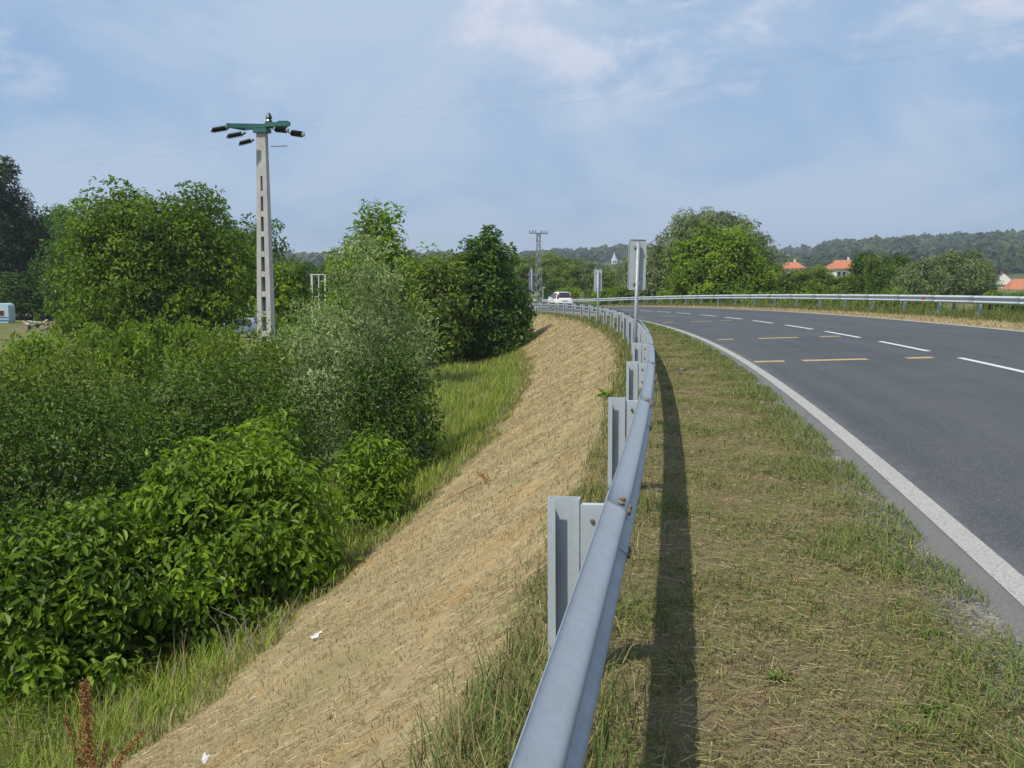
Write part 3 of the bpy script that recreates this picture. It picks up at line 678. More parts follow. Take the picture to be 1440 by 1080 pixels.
TALL = [(0, 0, .45, .38, .38, .34), (.08, 0, .72, .24, .24, .24), (-.14, 0, .68, .16, .18, .20), (.12, .05, .9, .09, .1, .11), (-.1, 0, .86, .08, .1, .10), (-.22, 0, .32, .26, .3, .26), (.24, 0, .34, .24, .28, .26)]
PINE = TALL + [(0, 0, .20, .48, .48, .19), (.2, 0, .55, .22, .2, .2)]
DENSE = TALL + [(0, 0, .17, .42, .4, .17), (.24, -.1, .22, .26, .3, .18)]
SKIRT = BROAD + [(-.1, -.15, .26, .40, .35, .17), (.22, -.1, .28, .25, .3, .16), (-.3, 0, .3, .2, .25, .2)]
BUSH = [(0, 0, .45, .42, .42, .46), (-.28, 0, .36, .22, .3, .36), (.28, 0, .38, .22, .3, .38), (.08, .1, .7, .22, .25, .28), (-.14, -.1, .66, .2, .24, .28), (0, -.3, .3, .34, .2, .28)]

# the wall of bushes at the foot of the bank
BG = 'shrubs at the foot of the bank'
tree('walnut_sapling', 'bushy walnut sapling with large glossy bright green leaves at the foot of the bank', 'shrub', 335, 13.3, 165, 488, 590, BUSH, M['walnut'], 430, 0.30, 48, 0.115, 0.42, 0.05, nlimb=20, stems=4, detail=1, droop=0.28, hang=0.35, seed=1, group=BG, depth=3.2, upright=0.7)
tree('walnut_sapling', 'low walnut sapling with broad leaves behind the rust brown dock plant', 'shrub', 110, 12.3, -90, 265, 705, BUSH, M['walnut'], 340, 0.30, 44, 0.12, 0.44, 0.05, nlimb=16, stems=4, detail=1, droop=0.28, hang=0.35, seed=2, group=BG, depth=2.8, upright=0.7)
tree('walnut_sapling', 'small yellow-green walnut sapling standing alone on the grassy bank edge', 'shrub', 528, 16.6, 478, 585, 596, ROUND, M['walnut'], 85, 0.25, 34, 0.11, 0.38, 0.03, nlimb=10, stems=2, detail=1, droop=0.3, hang=0.35, seed=3, group=BG, upright=0.7)
tree('walnut_sapling', 'slender yellow-green walnut shoot rising out of the dark shrubs', 'shrub', 385, 15.6, 335, 432, 545, TALL, M['walnut'], 70, 0.24, 30, 0.12, 0.40, 0.03, nlimb=10, stems=2, detail=1, droop=0.3, hang=0.35, seed=10, group=BG, upright=0.7)
tree('sloe_shrub', 'dark dense small-leaved shrub left of the walnut saplings', 'shrub', 60, 16.2, -170, 270, 520, BUSH, M['sloe'], 380, 0.42, 50, 0.090, 0.5, 0.05, nlimb=25, stems=4, seed=4, group=BG, depth=3.6)
tree('sloe_shrub', 'dark small-leaved shrub rising directly behind the big walnut sapling', 'shrub', 300, 18.2, 150, 470, 482, BUSH, M['sloe'], 330, 0.45, 50, 0.090, 0.5, 0.05, nlimb=25, stems=4, seed=5, group=BG, depth=3.6)
tree('hedge_shrub', 'tall mid green shrub in front of the concrete power pole', 'shrub', 340, 25.0, 215, 450, 442, BUSH, M['mid'], 300, 0.45, 45, 0.11, 0.42, 0.05, nlimb=22, stems=5, seed=6, group=BG, depth=3.5)
tree('hedge_shrub', 'pale green weedy shrub below the rubbish pile by the caravan', 'shrub', 90, 24.0, -120, 240, 462, BUSH, M['mid'], 380, 0.45, 45, 0.11, 0.42, 0.05, nlimb=22, stems=5, seed=7, group=BG, depth=3.5)
tree('willow_shrub', 'tall silvery grey-green willow bush to the right of the concrete pole', 'shrub', 505, 25.5, 392, 618, 326, [(0, 0, .42, .44, .4, .36), (.04, 0, .72, .26, .26, .24), (.06, 0, .9, .13, .14, .12), (-.24, 0, .5, .22, .25, .25), (.26, 0, .5, .2, .25, .24), (-.1, -.2, .3, .36, .25, .25), (-.3, -.1, .25, .2, .2, .2)], M['olive'], 420, 0.42, 60, 0.12, 0.26, 0.07, nlimb=35, stems=4, bark='bark_pale', seed=8, group=BG, upright=0.2, hang=-0.5)
tree('hedge_shrub', 'low dark green shrub at the right foot of the silvery willow bush', 'shrub', 545, 23.0, 465, 622, 474, BUSH, M['sloe'], 230, 0.36, 45, 0.10, 0.45, 0.05, nlimb=20, stems=4, seed=9, group=BG)

# trees on the low ground to the left
tree('walnut_tree', 'big spreading walnut tree with open bright green crown left of the pole', 'tree', 298, 60, 78, 372, 253, SKIRT, M['walnut_far'], 760, 0.75, 72, 0.27, 0.5, 0.20, nlimb=45, bark='bark_pale', seed=11, depth=10)
tree('pine_tree', 'very dark tall conifer at the edge of the yard behind the caravan', 'tree', -8, 128, -90, 72, 214, PINE, M['pine'], 700, 1.05, 130, 0.50, 0.30, 0.25, nlimb=20, seed=12)
tree('broadleaf_tree', 'dark green tree between the conifer and the big walnut tree', 'tree', 110, 122, 55, 200, 272, ROUND, M['dark'], 260, 1.0, 60, 0.44, 0.5, 0.2, seed=13)
tree('broadleaf_tree', 'dark rounded tree peeking out behind the concrete pole', 'tree', 355, 112, 290, 412, 292, ROUND, M['dark'], 240, 0.9, 60, 0.40, 0.5, 0.2, seed=14)
tree('broadleaf_tree', 'small light green tree just right of the concrete pole', 'tree', 405, 55, 368, 440, 352, ROUND, M['walnut_far'], 150, 0.45, 50, 0.22, 0.5, 0.1, seed=15)
tree('walnut_tree', 'airy light green walnut tree showing above the silvery willow bush', 'tree', 525, 46, 455, 592, 283, BROAD, M['walnut_far'], 220, 0.50, 55, 0.22, 0.48, 0.12, nlimb=30, seed=16)
tree('broadleaf_tree', 'olive green tree between the silvery willow and the dark tree', 'tree', 605, 58, 555, 668, 345, ROUND, M['mid'], 230, 0.55, 55, 0.24, 0.5, 0.13, bark='bark_pale', seed=17)
tree('broadleaf_tree', 'dense dark green tree on the bank shading the dry slope', 'tree', 676, 60, 606, 746, 318, DENSE, M['dark'], 430, 0.55, 85, 0.26, 0.5, 0.15, nlimb=25, seed=18)
tree('broadleaf_tree', 'low dark hedge tree behind the white frame', 'tree', 440, 140, 395, 500, 364, ROUND, M['dark'], 160, 0.9, 50, 0.42, 0.5, 0.15, seed=19)

# trees beyond the road to the right
tree('willow_tree', 'large grey-green willow rising behind the round green tree', 'tree', 985, 122, 902, 1094, 290, BROAD, M['grey'], 560, 0.9, 80, 0.38, 0.36, 0.35, nlimb=25, bark='bark_pale', seed=21, hang=0.5)
tree('willow_tree', 'shaggy grey-green willow close behind the road sign', 'tree', 918, 132, 868, 985, 345, ROUND, M['grey'], 330, 0.9, 70, 0.40, 0.36, 0.3, seed=22, hang=0.6)
tree('walnut_tree', 'round bright green walnut tree behind the far guardrail', 'tree', 1012, 97, 936, 1090, 318, ROUND, M['walnut_far'], 420, 0.75, 85, 0.35, 0.5, 0.2, nlimb=20, seed=23)

# belts of similar trees: a few models, copied
def proto(kind, lobes, mat, h, w, nclump, rc, nleaf, leaf, aspect, seed, hang=0.2):
    g = np.random.default_rng(seed); root = thing(kind, (0, 0, 0), '', 'tree')
    lb = [(a * w, b * w, c * h, d * w, e * w, f * h) for a, b, c, d, e, f in lobes]
    cr, cen = crown_mesh('crown', lb, nclump, rc, nleaf, leaf, aspect, mat, root, rg=g, hang=hang)
    trunk_mesh(root, max(l[2] for l in lb), 0.2, cen, 10, M['bark_pale'], g)
    return root
PROTO = {
    'a': proto('broadleaf_tree', ROUND, M['mid'], 10, 8, 210, 0.85, 50, 0.46, 0.5, 31),
    'b': proto('willow_tree', BROAD, M['grey'], 10, 9, 230, 0.85, 50, 0.46, 0.4, 32, 0.5),
    'c': proto('broadleaf_tree', TALL, M['dark'], 10, 8, 200, 0.85, 50, 0.46, 0.5, 33),
    'd': proto('broadleaf_tree', BROAD, M['mid'], 10, 9, 220, 0.85, 50, 0.46, 0.5, 34),
    's': proto('shrub', BUSH, M['walnut_far'], 3.0, 4.0, 110, 0.42, 45, 0.26, 0.5, 35),
}
used = {}
def place(kind, u, d, vtop, wpx, label, group, cat='tree', rz=None):
    p = on_ground(u, d); src = PROTO[kind]
    h0, w0 = {'a': (9.8, 8), 'b': (9.6, 9), 'c': (10, 8), 'd': (9.6, 9), 's': (2.9, 4)}[kind]
    sz = max(0.25, float(at(u, vtop, d)[2] - p[2]) / h0); sx = wpx / F * d / w0
    o = src if kind not in used else copy_tree(src); used[kind] = 1
    o.location = p; o.scale = (sx, sx, sz); o.rotation_euler = (0, 0, random.uniform(0, 6.28) if rz is None else rz)
    tag(o, label, cat, group); return o
VB = 'trees of the valley belt beyond the bend'
for i, (k, u, d, v, w) in enumerate([('a', 735, 190, 372, 60), ('c', 700, 175, 356, 60), ('d', 770, 215, 362, 70), ('a', 795, 180, 372, 55), ('b', 822, 200, 368, 56), ('d', 808, 240, 362, 66), ('a', 845, 175, 380, 50), ('b', 874, 190, 372, 54), ('d', 762, 235, 356, 60), ('b', 845, 230, 374, 56),
                                     ('a', 640, 170, 362, 60), ('d', 720, 240, 362, 70), ('b', 888, 165, 372, 50), ('c', 775, 172, 392, 40), ('s', 800, 150, 402, 46), ('s', 850, 140, 404, 50), ('s', 872, 130, 402, 44)]):
    if k == 's': place(k, u, d, v, w, 'low green bush in front of the valley trees beyond the bend', 'low bushes beyond the bend', 'shrub')
    else: place(k, u, d, v, w, {'a': 'mid green tree in the valley belt behind the white car', 'd': 'mid green tree in the valley belt behind the white car', 'b': 'grey-green willow in the valley belt below the church spire', 'c': 'dark narrow tree in the valley belt beside the lattice mast'}[k], {'a': VB, 'd': VB, 'b': 'willows of the valley belt', 'c': 'dark trees of the valley belt'}[k])
G_ = {'c': 'dark trees behind the far guardrail', 'a': 'green trees behind the far guardrail', 'd': 'bushy trees behind the far guardrail', 'b': 'willows behind the far guardrail', 's': 'bushes by the white gable'}
for k, u, d, v, w, lab in [('c', 1210, 125, 350, 62, 'dark green tree touching the right end of the long orange-roofed house'), ('a', 1235, 118, 358, 64, 'mid green tree between two dark trees right of the long orange roof'), ('c', 1262, 130, 354, 60, 'dark green tree just left of the grey-green willows'),
                           ('b', 1340, 120, 352, 92, 'broadest grey-green willow behind the far guardrail'), ('b', 1300, 112, 362, 70, 'smaller grey-green willow hugging the left side of the broadest willow'), ('b', 1374, 128, 366, 62, 'grey-green willow behind the broadest willow, on the white gable side'),
                           ('d', 1120, 112, 378, 70, 'bushy green tree in front of the small orange roof'), ('a', 1150, 116, 374, 66, 'mid green tree between the two orange-roofed houses'), ('d', 1180, 110, 386, 60, 'bushy green tree in front of the long orange-roofed house'), ('a', 1090, 114, 372, 60, 'mid green tree at the right edge of the round walnut tree'),
                           ('c', 1238, 108, 372, 50, 'short dark tree in front of the taller trees right of the orange roof'), ('b', 1275, 104, 376, 60, 'low grey-green willow beside the dark trees by the guardrail'), ('s', 1396, 110, 407, 40, 'low bush below the white gabled house behind the far guardrail'), ('s', 1428, 112, 409, 46, 'low bush below the faded orange roof behind the far guardrail'),
                           ('s', 1452, 108, 407, 46, 'low bush right of the faded orange roof behind the far guardrail'), ('d', 1478, 150, 392, 50, 'bushy green tree right of the faded orange roof')]:
    place(k, u, d, v, w, lab, G_[k], 'shrub' if k == 's' else 'tree')
for u in (1092, 1118, 1150, 1172, 1205, 1240, 1268, 1305, 945, 980, 1015, 1050, 1075):
    u += random.uniform(-8, 8); d_ = 60.0
    while nearest([(u - 720) / F * d_], [d_])[1][0] < 17.5: d_ += 1.0
    place('s', u, d_ + random.uniform(0, 8), random.uniform(404, 414), random.uniform(45, 62), 'low bright green bush showing under the far guardrail', 'bushes under the far guardrail', 'shrub')
for u, d, v in ((150, 120, 330), (60, 130, 300), (30, 122, 380), (68, 124, 372), (104, 121, 376), (84, 135, 285), (430, 180, 368), (480, 170, 362), (560, 150, 356), (330, 150, 350), (235, 140, 340)):
    place('c', u, d, v, 90, 'distant dark tree closing the yard behind the big walnut tree', 'dark trees behind the yard')
for u, d, v, w, lab in ((450, 34, 428, 70, 'low leafy bush just below the white post-and-beam frame'), (415, 30, 440, 70, 'low leafy bush at the right foot of the concrete pole'), (180, 33, 456, 110, 'low leafy bush in front of the left half of the big walnut tree'), (50, 36, 462, 110, 'low leafy bush in front of the caravan yard'),
                        (270, 42, 446, 90, 'round bush under the big walnut crown, left of its trunk'), (215, 50, 446, 80, 'wide bush under the middle of the big walnut crown'), (130, 52, 452, 70, 'small bush at the far left edge of the big walnut crown'), (310, 38, 455, 80, 'low bush left of the concrete pole foot'), (380, 28.5, 462, 66, 'low bush hiding the foot of the concrete pole')):
    place('s', u, d, v, w, lab, 'bushes of the yard edge', 'shrub')

# the shrub wall and the yard trees go on to the left of the picture
def place_at(kind, x, y, h, w, label, group, cat):
    o = copy_tree(PROTO[kind]); h0, w0 = {'a': (9.8, 8), 'c': (10, 8)}[kind]
    o.location = (x, y, gz(x, y)); o.scale = (w / w0, w / w0, h / h0); o.rotation_euler = (0, 0, random.uniform(0, 6.28)); tag(o, label, cat, group)
for x, y, h, w in ((-10.5, 11.5, 3.4, 4.8), (-14.0, 16.5, 3.6, 5.0), (-15.0, 11.0, 3.2, 4.6), (-19.5, 21.0, 3.8, 5.4), (-20.0, 15.0, 3.4, 5.0), (-24.0, 27.0, 4.0, 6.0)):
    place_at('a', x, y, h, w, 'mid green shrub continuing the shrub wall away from the pole', 'shrubs beyond the dark small-leaved shrub', 'shrub')
for x, y, h, w in ((-76.0, 118.0, 14.0, 13.0), (-90.0, 112.0, 12.0, 12.0), (-104.0, 120.0, 13.0, 13.0), (-84.0, 135.0, 12.0, 13.0), (-122.0, 118.0, 12.0, 13.0)):
    place_at('c', x, y, h, w, 'dark tree continuing the tree row beside the tall conifer', 'dark trees beside the conifer', 'tree')

# ------------------------------------------------------------------ far woods on the hills, fields
FIELDS = [(1085, 1150, 361, 371), (1280, 1352, 352, 359), (1418, 1480, 341, 349)]
def build_woods():
    g = np.random.default_rng(5); N = 11500
    r = 430 + (2350 - 430) * g.random(N) ** 0.75; u = g.uniform(-250, 1720, N); az = np.arctan((u - 720) / F)
    x = np.sin(az) * r; y = np.cos(az) * r; z = ground_z(x, y)
    v = HZ - (z - CAMZ) / y * F
    keep = (v < 386) & (v > 318)
    keep &= ~((r < 620) & (g.random(N) < 0.55))
    for a, b, c, d in FIELDS: keep &= ~((u > a) & (u < b) & (v > c - 1) & (v < d + 2.5))
    keep &= ~((r > 380) & (r < 470) & (u > 1060))
    # leave what stands below another slope unbuilt: only crowns that can show above the nearer ones
    x, y, z, r = x[keep], y[keep], z[keep], r[keep]; n = len(x)
    near_spire = (np.abs(720 + F * x / y - 863) < 24) & (r < 1330); x, y, z, r = x[~near_spire], y[~near_spire], z[~near_spire], r[~near_spire]; n = len(x)
    rad = g.uniform(4.2, 7.5, n) * np.where(r > 1200, 1.2, 1.0); hh = g.uniform(0.8, 1.25, n); q = 30
    dd = unit(g.normal(size=(n, q, 3)) + np.array((0, -.25, .35))); C = dd * (g.uniform(.62, 1.0, (n, q, 1))) * rad[:, None, None]; C[..., 2] *= hh[:, None]
    C += np.stack([x, y, z + rad * hh * .8], -1)[:, None, :]; C = C.reshape(-1, 3); Nn = unit(dd.reshape(-1, 3) + g.normal(size=(n * q, 3)) * .35); Ax = np.cross(Nn, g.normal(size=(n * q, 3)))
    Ln = np.repeat(rad, q) * g.uniform(.75, 1.2, n * q); Ln_off = unit(Ax) * (Ln * .5)[:, None]
    V, Fc, kk_ = leaves(C - Ln_off, Nn, Ax, Ln, Ln * .8, -.12, .12, 0)
    tint = np.repeat(np.clip(np.repeat(g.normal(.45, .22, n), q) + g.normal(0, .1, n * q), 0, 1), kk_)
    print('woods crowns', n)
    m, Nn, L, new, out = material('far_wood')
    a = new('ShaderNodeAttribute', attribute_name='tint'); geo = new('ShaderNodeNewGeometry')
    nz = new('ShaderNodeTexNoise', ins={'Vector': geo.outputs['Position'], 'Scale': 0.45, 'Detail': 5.0, 'Roughness': 0.7})
    ad = new('ShaderNodeMath', operation='ADD', ins={0: a.outputs['Fac'], 1: nz.outputs[0]}); mr = new('ShaderNodeMapRange', ins={0: ad.outputs[0], 1: 0.55, 2: 1.35})
    mx = new('ShaderNodeMix', data_type='RGBA'); L.new(mr.outputs[0], mx.inputs[0]); mx.inputs[6].default_value = (0.026, 0.055, 0.018, 1); mx.inputs[7].default_value = (0.085, 0.130, 0.034, 1)
    bp = new('ShaderNodeBump', ins={'Height': nz.outputs[0], 'Strength': 1.0, 'Distance': 3.0})
    b = new('ShaderNodeBsdfPrincipled', ins={'Base Color': mx.outputs[2], 'Roughness': 0.9, 'Specular IOR Level': 0.1, 'Normal': bp.outputs[0]}); L.new(b.outputs[0], out.inputs[0])
    o = mesh('woodland', V.reshape(-1, 3), [Fc], m, None, False, {'tint': ('FLOAT', tint)})
    tag(o, 'continuous green woodland covering the far hills', 'woodland', kind='stuff')
build_woods()
def ray_ground(u, v):
    dd = np.geomspace(200, 2600, 400); pts = np.array([at(u, v, d) for d in dd]); g = ground_z(pts[:, 0], pts[:, 1])
    hit = np.nonzero(pts[:, 2] <= g)[0]; return (pts[hit[0]] if len(hit) else None)
for k, (a, b, c, d) in enumerate(FIELDS):
    uu = np.linspace(a, b, 14); vv = np.linspace(d, c, 4); Vs = []; ok = True
    for u in uu:
        for v in vv:
            p = ray_ground(u, v + 1.2 * math.sin(u * .09))
            if p is None: ok = False; break
            Vs.append((p[0], p[1], gz(p[0], p[1]) + 2.0))
        if not ok: break
    if ok: tag(mesh('field', Vs, [grid_faces(14, 4)], M['field'], None, True), kind='structure')

# ------------------------------------------------------------------ houses and church
def house(label, u, d, vridge, wpx, depth, wall_h, roof_h, rz, roof, hip=0.0, chim=True, cat='house', group=None, wins=3):
    c = on_ground(u, d); ztop = float(at(u, vridge, d)[2]); w = wpx / F * d
    base = ztop - wall_h - roof_h; p = (c[0], c[1], base)
    root = thing('house', p, label, cat, group, rz)
    MB().box((0, 0, wall_h / 2 - 2.5), (w, depth, wall_h + 5)).build('wall', M['render'], root)
    x, y, e = w / 2 + .5, depth / 2 + .5, wall_h - .15; hx = w / 2 * (1 - hip) + (.5 if hip == 0 else 0)
    V = [(-x, -y, e), (x, -y, e), (x, y, e), (-x, y, e), (-hx, 0, e + roof_h), (hx, 0, e + roof_h), (-x, -y, e + .2), (x, -y, e + .2), (x, y, e + .2), (-x, y, e + .2)]
    Fc = [(0, 3, 2, 1), (0, 1, 7, 6), (1, 2, 8, 7), (2, 3, 9, 8), (3, 0, 6, 9), (6, 7, 5, 4), (8, 9, 4, 5), (7, 8, 5), (9, 6, 4)]
    b = MB(); b.add(V, Fc); rf = b.build('roof', M[roof], root)
    if hip == 0:
        for sx in (-1, 1): MB().add([(sx * (w / 2 + .53), -depth / 2, wall_h - .1), (sx * (w / 2 + .53), depth / 2, wall_h - .1), (sx * (w / 2 + .53), 0, wall_h + roof_h - .5), (sx * (w / 2 - .2), -depth / 2, wall_h - .1), (sx * (w / 2 - .2), depth / 2, wall_h - .1), (sx * (w / 2 - .2), 0, wall_h + roof_h - .5)], [(0, 1, 2), (3, 5, 4), (0, 3, 4, 1), (1, 4, 5, 2), (2, 5, 3, 0)]).build('gable', M['render'], root)
    if chim: MB().box((w * .2, .6, wall_h + roof_h * .85), (.6, .6, 2.0)).box((w * .2, .6, wall_h + roof_h * .85 + 1.05), (.75, .75, .15)).build('chimney', M['render'] if roof == 'tile' else M['brickred'], rf)
    for k in range(wins):
        xx = (k + .5) / wins * w - w / 2
        f = MB().box((xx, -depth / 2 - .02, wall_h * .55), (1.3, .1, 1.5)).build('window', M['white'], root); MB().box((xx, -depth / 2 - .06, wall_h * .55), (1.05, .06, 1.25)).build('pane', M['glass'], f)
    return root
house('long house with bright orange hipped tile roof among the trees', 1183, 330, 365, 34, 8, 3.6, 2.6, -0.25, 'tile', hip=.35)
house('low orange-roofed wing in front of the long orange-roofed house', 1172, 318, 369.5, 17, 6, 3.2, 1.8, 0.35, 'tile', hip=.3, chim=False, wins=2)
house('small orange roof just right of the round green tree', 1112, 360, 368, 22, 8, 3.4, 2.2, 0.1, 'tile', hip=.3, wins=2)
house('white gabled house with grey roof and brick chimney', 1408, 390, 383.0, 17, 8.5, 3.4, 4.2, 1.2, 'slate')
house('low house with faded orange roof below the white gable', 1438, 330, 391.5, 46, 9, 2.6, 3.4, -0.15, 'tile', hip=.3)
def church():
    d = 1250; p = on_ground(863, d); tip = float(at(863, 354.5, d)[2]); eave = float(at(863, 366.5, d)[2]); base = p[2]
    root = thing('church', p, 'distant white church with a slim pale spire above the valley trees', 'church')
    MB().box((0, 0, (eave - base) / 2), (6.4, 6.4, eave - base)).build('tower', M['white'], root)
    MB().lathe((0, 0, eave - base), [(4.6, 0), (3.3, 1.2), (1.9, (tip - eave) * .45), (.2, tip - eave)], n=8).build('spire', M['alu'], root)
    for sx in (-1, 1):
        MB().box((sx * 1.3, -3.22, eave - base - 2.6), (.8, .1, 2.2)).build('belfry_window', M['glass'], root)
    nh = (eave - base) * .30; MB().box((4, 12, nh / 2), (8, 16, nh)).build('nave', M['white'], root)
    MB().prism([(-.4, nh), (8.4, nh), (4, nh + 2.5)], 3.8, 20.4, (0, 2, 1)).build('nave_roof', M['slate'], root)
church()

# ------------------------------------------------------------------ concrete pole with its wires
def insulator(b_dark, b_metal, p, q):
    p, q = np.array(p, float), np.array(q, float); L_ = np.linalg.norm(q - p); ax = (q - p) / L_
    prof = [(0.02, 0.0)]
    n = 9; a0, a1 = .18 * L_, .82 * L_
    for k in range(n):
        z = a0 + (a1 - a0) * (k + .5) / n; h = (a1 - a0) / n * .5
        prof += [(0.045, z - h), (0.092, z - h * .1), (0.045, z + h * .9)]
    prof += [(0.02, a1 + .01), (0.02, a1 + .02)]
    b_dark.lathe(p, prof, ax, 10)
    b_metal.lathe(p + ax * .10 * L_, [(.02, 0), (.06, .01), (.06, .07 * L_), (.02, .08 * L_)], ax, 8); b_metal.lathe(p + ax * .83 * L_, [(.02, 0), (.06, .01), (.06, .07 * L_), (.02, .08 * L_)], ax, 8)
def concrete_pole(p, H, rz, label):
    root = thing('power_pole', p, label, 'utility pole', 'concrete power poles', rz)
    fw = lambda z: 0.54 - (0.54 - 0.27) * z / H; dp = lambda z: 0.35 - (0.35 - 0.19) * z / H
    slot0, nslot, per, sh = H - 1.25, 13, 0.575, 0.42
    b = MB(); zs = [-0.5]; 
    def seg(x0, x1, y0, y1, za, zb):    # fractions of local width and depth
        V = []
        for z in (za, zb):
            W, D = fw(z), dp(z); V += [(x0(z) * W / 2, y0 * D / 2, z), (x1(z) * W / 2, y0 * D / 2, z), (x1(z) * W / 2, y1 * D / 2, z), (x0(z) * W / 2, y1 * D / 2, z)]
        b.add(V, [(0, 3, 2, 1), (4, 5, 6, 7), (0, 1, 5, 4), (1, 2, 6, 5), (2, 3, 7, 6), (3, 0, 4, 7)])
    sw = lambda z: 0.42 - 0.26 * z / H
    one = lambda z: 1.0; mone = lambda z: -1.0
    seg(mone, one, -1, 1, slot0, H)
    bot = slot0 - nslot * per
    seg(mone, lambda z: -sw(z), -1, 1, bot, slot0 - .001); seg(sw, one, -1, 1, bot, slot0 - .001)
    for k in range(nslot):
        za = slot0 - (k + 1) * per
        seg(lambda z: -sw(z) - .0, lambda z: sw(z) + .0, -.985, .985, za, za + per - sh)
        seg(lambda z: -sw(z) + .0, lambda z: sw(z) - .0, .55, .85, za + per - sh, za + per - .001)
    seg(mone, one, -1, 1, -0.5, bot - .001)
    b.build('shaft', M['concrete'], root)
    # steel head: two arms fanning out, six tension insulators and one upright pin
    hd = MB(); z = H + .08
    hd.box((0, 0, H + .04), (.42, .34, .12))
    for (x1, y1, x2, y2) in ((-.95, -.30, .30, .16), (-.75, .40, .30, -.10), (-.9, -.3, -.72, .4), (.2, -.2, .95, -.24), (.2, .15, .55, .3)):
        dx, dy = x2 - x1, y2 - y1; hd.box(((x1 + x2) / 2, (y1 + y2) / 2, z + .10), (math.hypot(dx, dy), .07, .12), (0, 0, math.atan2(dy, dx)))
    hd.box((.1, 0, z + .06), (.9, .26, .05)); hd.build('cross_arm', M['teal'], root)
    ends = []
    for k, (p0, p1) in enumerate((((-.88, -.2, z + .06), (-1.5, -.30, z - .04)), ((-.45, -.1, z - .10), (-1.05, -.25, z - .22)), ((-.12, -.26, z - .32), (-.58, -.44, z - .46)), ((.42, -.2, z - .02), (1.0, -.34, z - .10)), ((.34, .15, z + .16), (.86, .10, z + .15)), ((.92, -.24, z - .14), (1.48, -.36, z - .24)))):
        d_, m_ = MB(), MB(); insulator(d_, m_, p0, p1); i_ = d_.build('insulator', M['insul'], root); m_.build('end_fitting', M['alu'], i_); ends.append(p1)
    pin, m_ = MB(), MB(); pin.lathe((.22, 0, z + .12), [(.03, 0), (.10, .03), (.10, .10), (.07, .16), (.10, .2), (.05, .32), (.03, .34)], n=10); pin.build('pin_insulator', M['insul'], root)
    MB().box((.55, -.1, H - .42), (.5, .03, .03)).build('bracket', M['steelgrey'], root)
    for k in range(7): MB().tube([(-.30, -.19, H - .1 - k * .2), (-.28, -.18, H - .25 - k * .2)], .008, 5) if False else None
    R = Matrix.Rotation(rz, 3, 'Z'); return root, [np.array(R @ Vector(e)) + np.array(p) for e in ends]
pp = on_ground(374.5, 32.0); Hp = float(at(374, 186, 32.0)[2] - pp[2])
pole, ends = concrete_pole(pp, Hp, math.radians(-12), 'tapered concrete power pole with slotted shaft and green steel head above the shrubs')
p2 = np.array((37.0, 7.5, 0)); p2[2] = gz(37.0, 7.5)
pole2, ends2 = concrete_pole(p2, Hp + 2.2, math.radians(-7), 'concrete power pole standing beyond the far guardrail, carrying the crossing wires')
def wire(a, b, sag, label):
    t = np.linspace(0, 1, 28)[:, None]; pts = np.array(a) * (1 - t) + np.array(b) * t; pts[:, 2] -= sag * 4 * (t * (1 - t))[:, 0]
    w = MB().tube(pts, 0.0016, 5).build('overhead_wire', M['wire']); tag(w, label, 'wire', 'overhead wires')
for k, j, w_ in ((3, 0, 'middle'), (4, 1, 'highest'), (5, 2, 'lowest')): wire(ends[k], ends2[j], 0.35, w_ + ' of the three thin overhead wires crossing the road from the concrete pole')
for k, w_ in ((0, 'highest'), (1, 'middle'), (2, 'lowest')): wire(ends[k], ends[k] + np.array((-62, 30, -1.2)), 0.8, w_ + ' of the three thin wires leaving the concrete pole over the yard')

# lattice mast
def lattice(u, d, vtop):
    p = on_ground(u, d); H = float(at(u, vtop, d)[2] - p[2])
    root = thing('lattice_mast', p, 'slim grey steel lattice power mast beyond the bend', 'power mast', rz=0.35)
    w = lambda z: 0.95 - 0.55 * min(1, z / (H * .8))
    for sx, sy in ((-1, -1), (1, -1), (1, 1), (-1, 1)):
        MB().tube([(sx * w(z) / 2, sy * w(z) / 2, z) for z in (-.3, H * .4, H * .8, H)], .045, 4).build('leg', M['steelgrey'], root)
    for face in range(4):
        b = MB(); n = 15; c = [(-1, -1), (1, -1), (1, 1), (-1, 1)]; a0, a1 = c[face], c[(face + 1) % 4]
        for k in range(n):
            z0, z1 = H * k / n, H * (k + 1) / n; q0, q1 = (a0, a1) if k % 2 else (a1, a0)
            b.tube([(q0[0] * w(z0) / 2, q0[1] * w(z0) / 2, z0), (q1[0] * w(z1) / 2, q1[1] * w(z1) / 2, z1)], .028, 4)
        b.build('bracing', M['steelgrey'], root)
    MB().box((0, 0, H), (2.7, .12, .12)).box((0, .3, H - .02), (2.2, .08, .08)).box((0, -.3, H - .02), (2.2, .08, .08)).build('cross_arm', M['steelgrey'], root)
    for x in (-1.25, -.8, -.4, .4, .8, 1.25): MB().lathe((x, 0, H + .06), [(.03, 0), (.07, .08), (.05, .14), (.07, .2), (.03, .34)], n=6).build('insulator', M['insul'], root)
lattice(757, 150, 328)
q = on_ground(763.5, 128); qh = float(at(763.5, 404, 128)[2] - q[2])
mp = thing('marker_post', q, 'thin pale grey post standing right of the lattice mast', 'post'); MB().tube([(0, 0, -.3), (0, 0, qh)], .045, 6).build('shaft', M['alu'], mp); MB().box((.1, 0, qh - .05), (.3, .08, .1)).build('cap', M['alu'], mp)

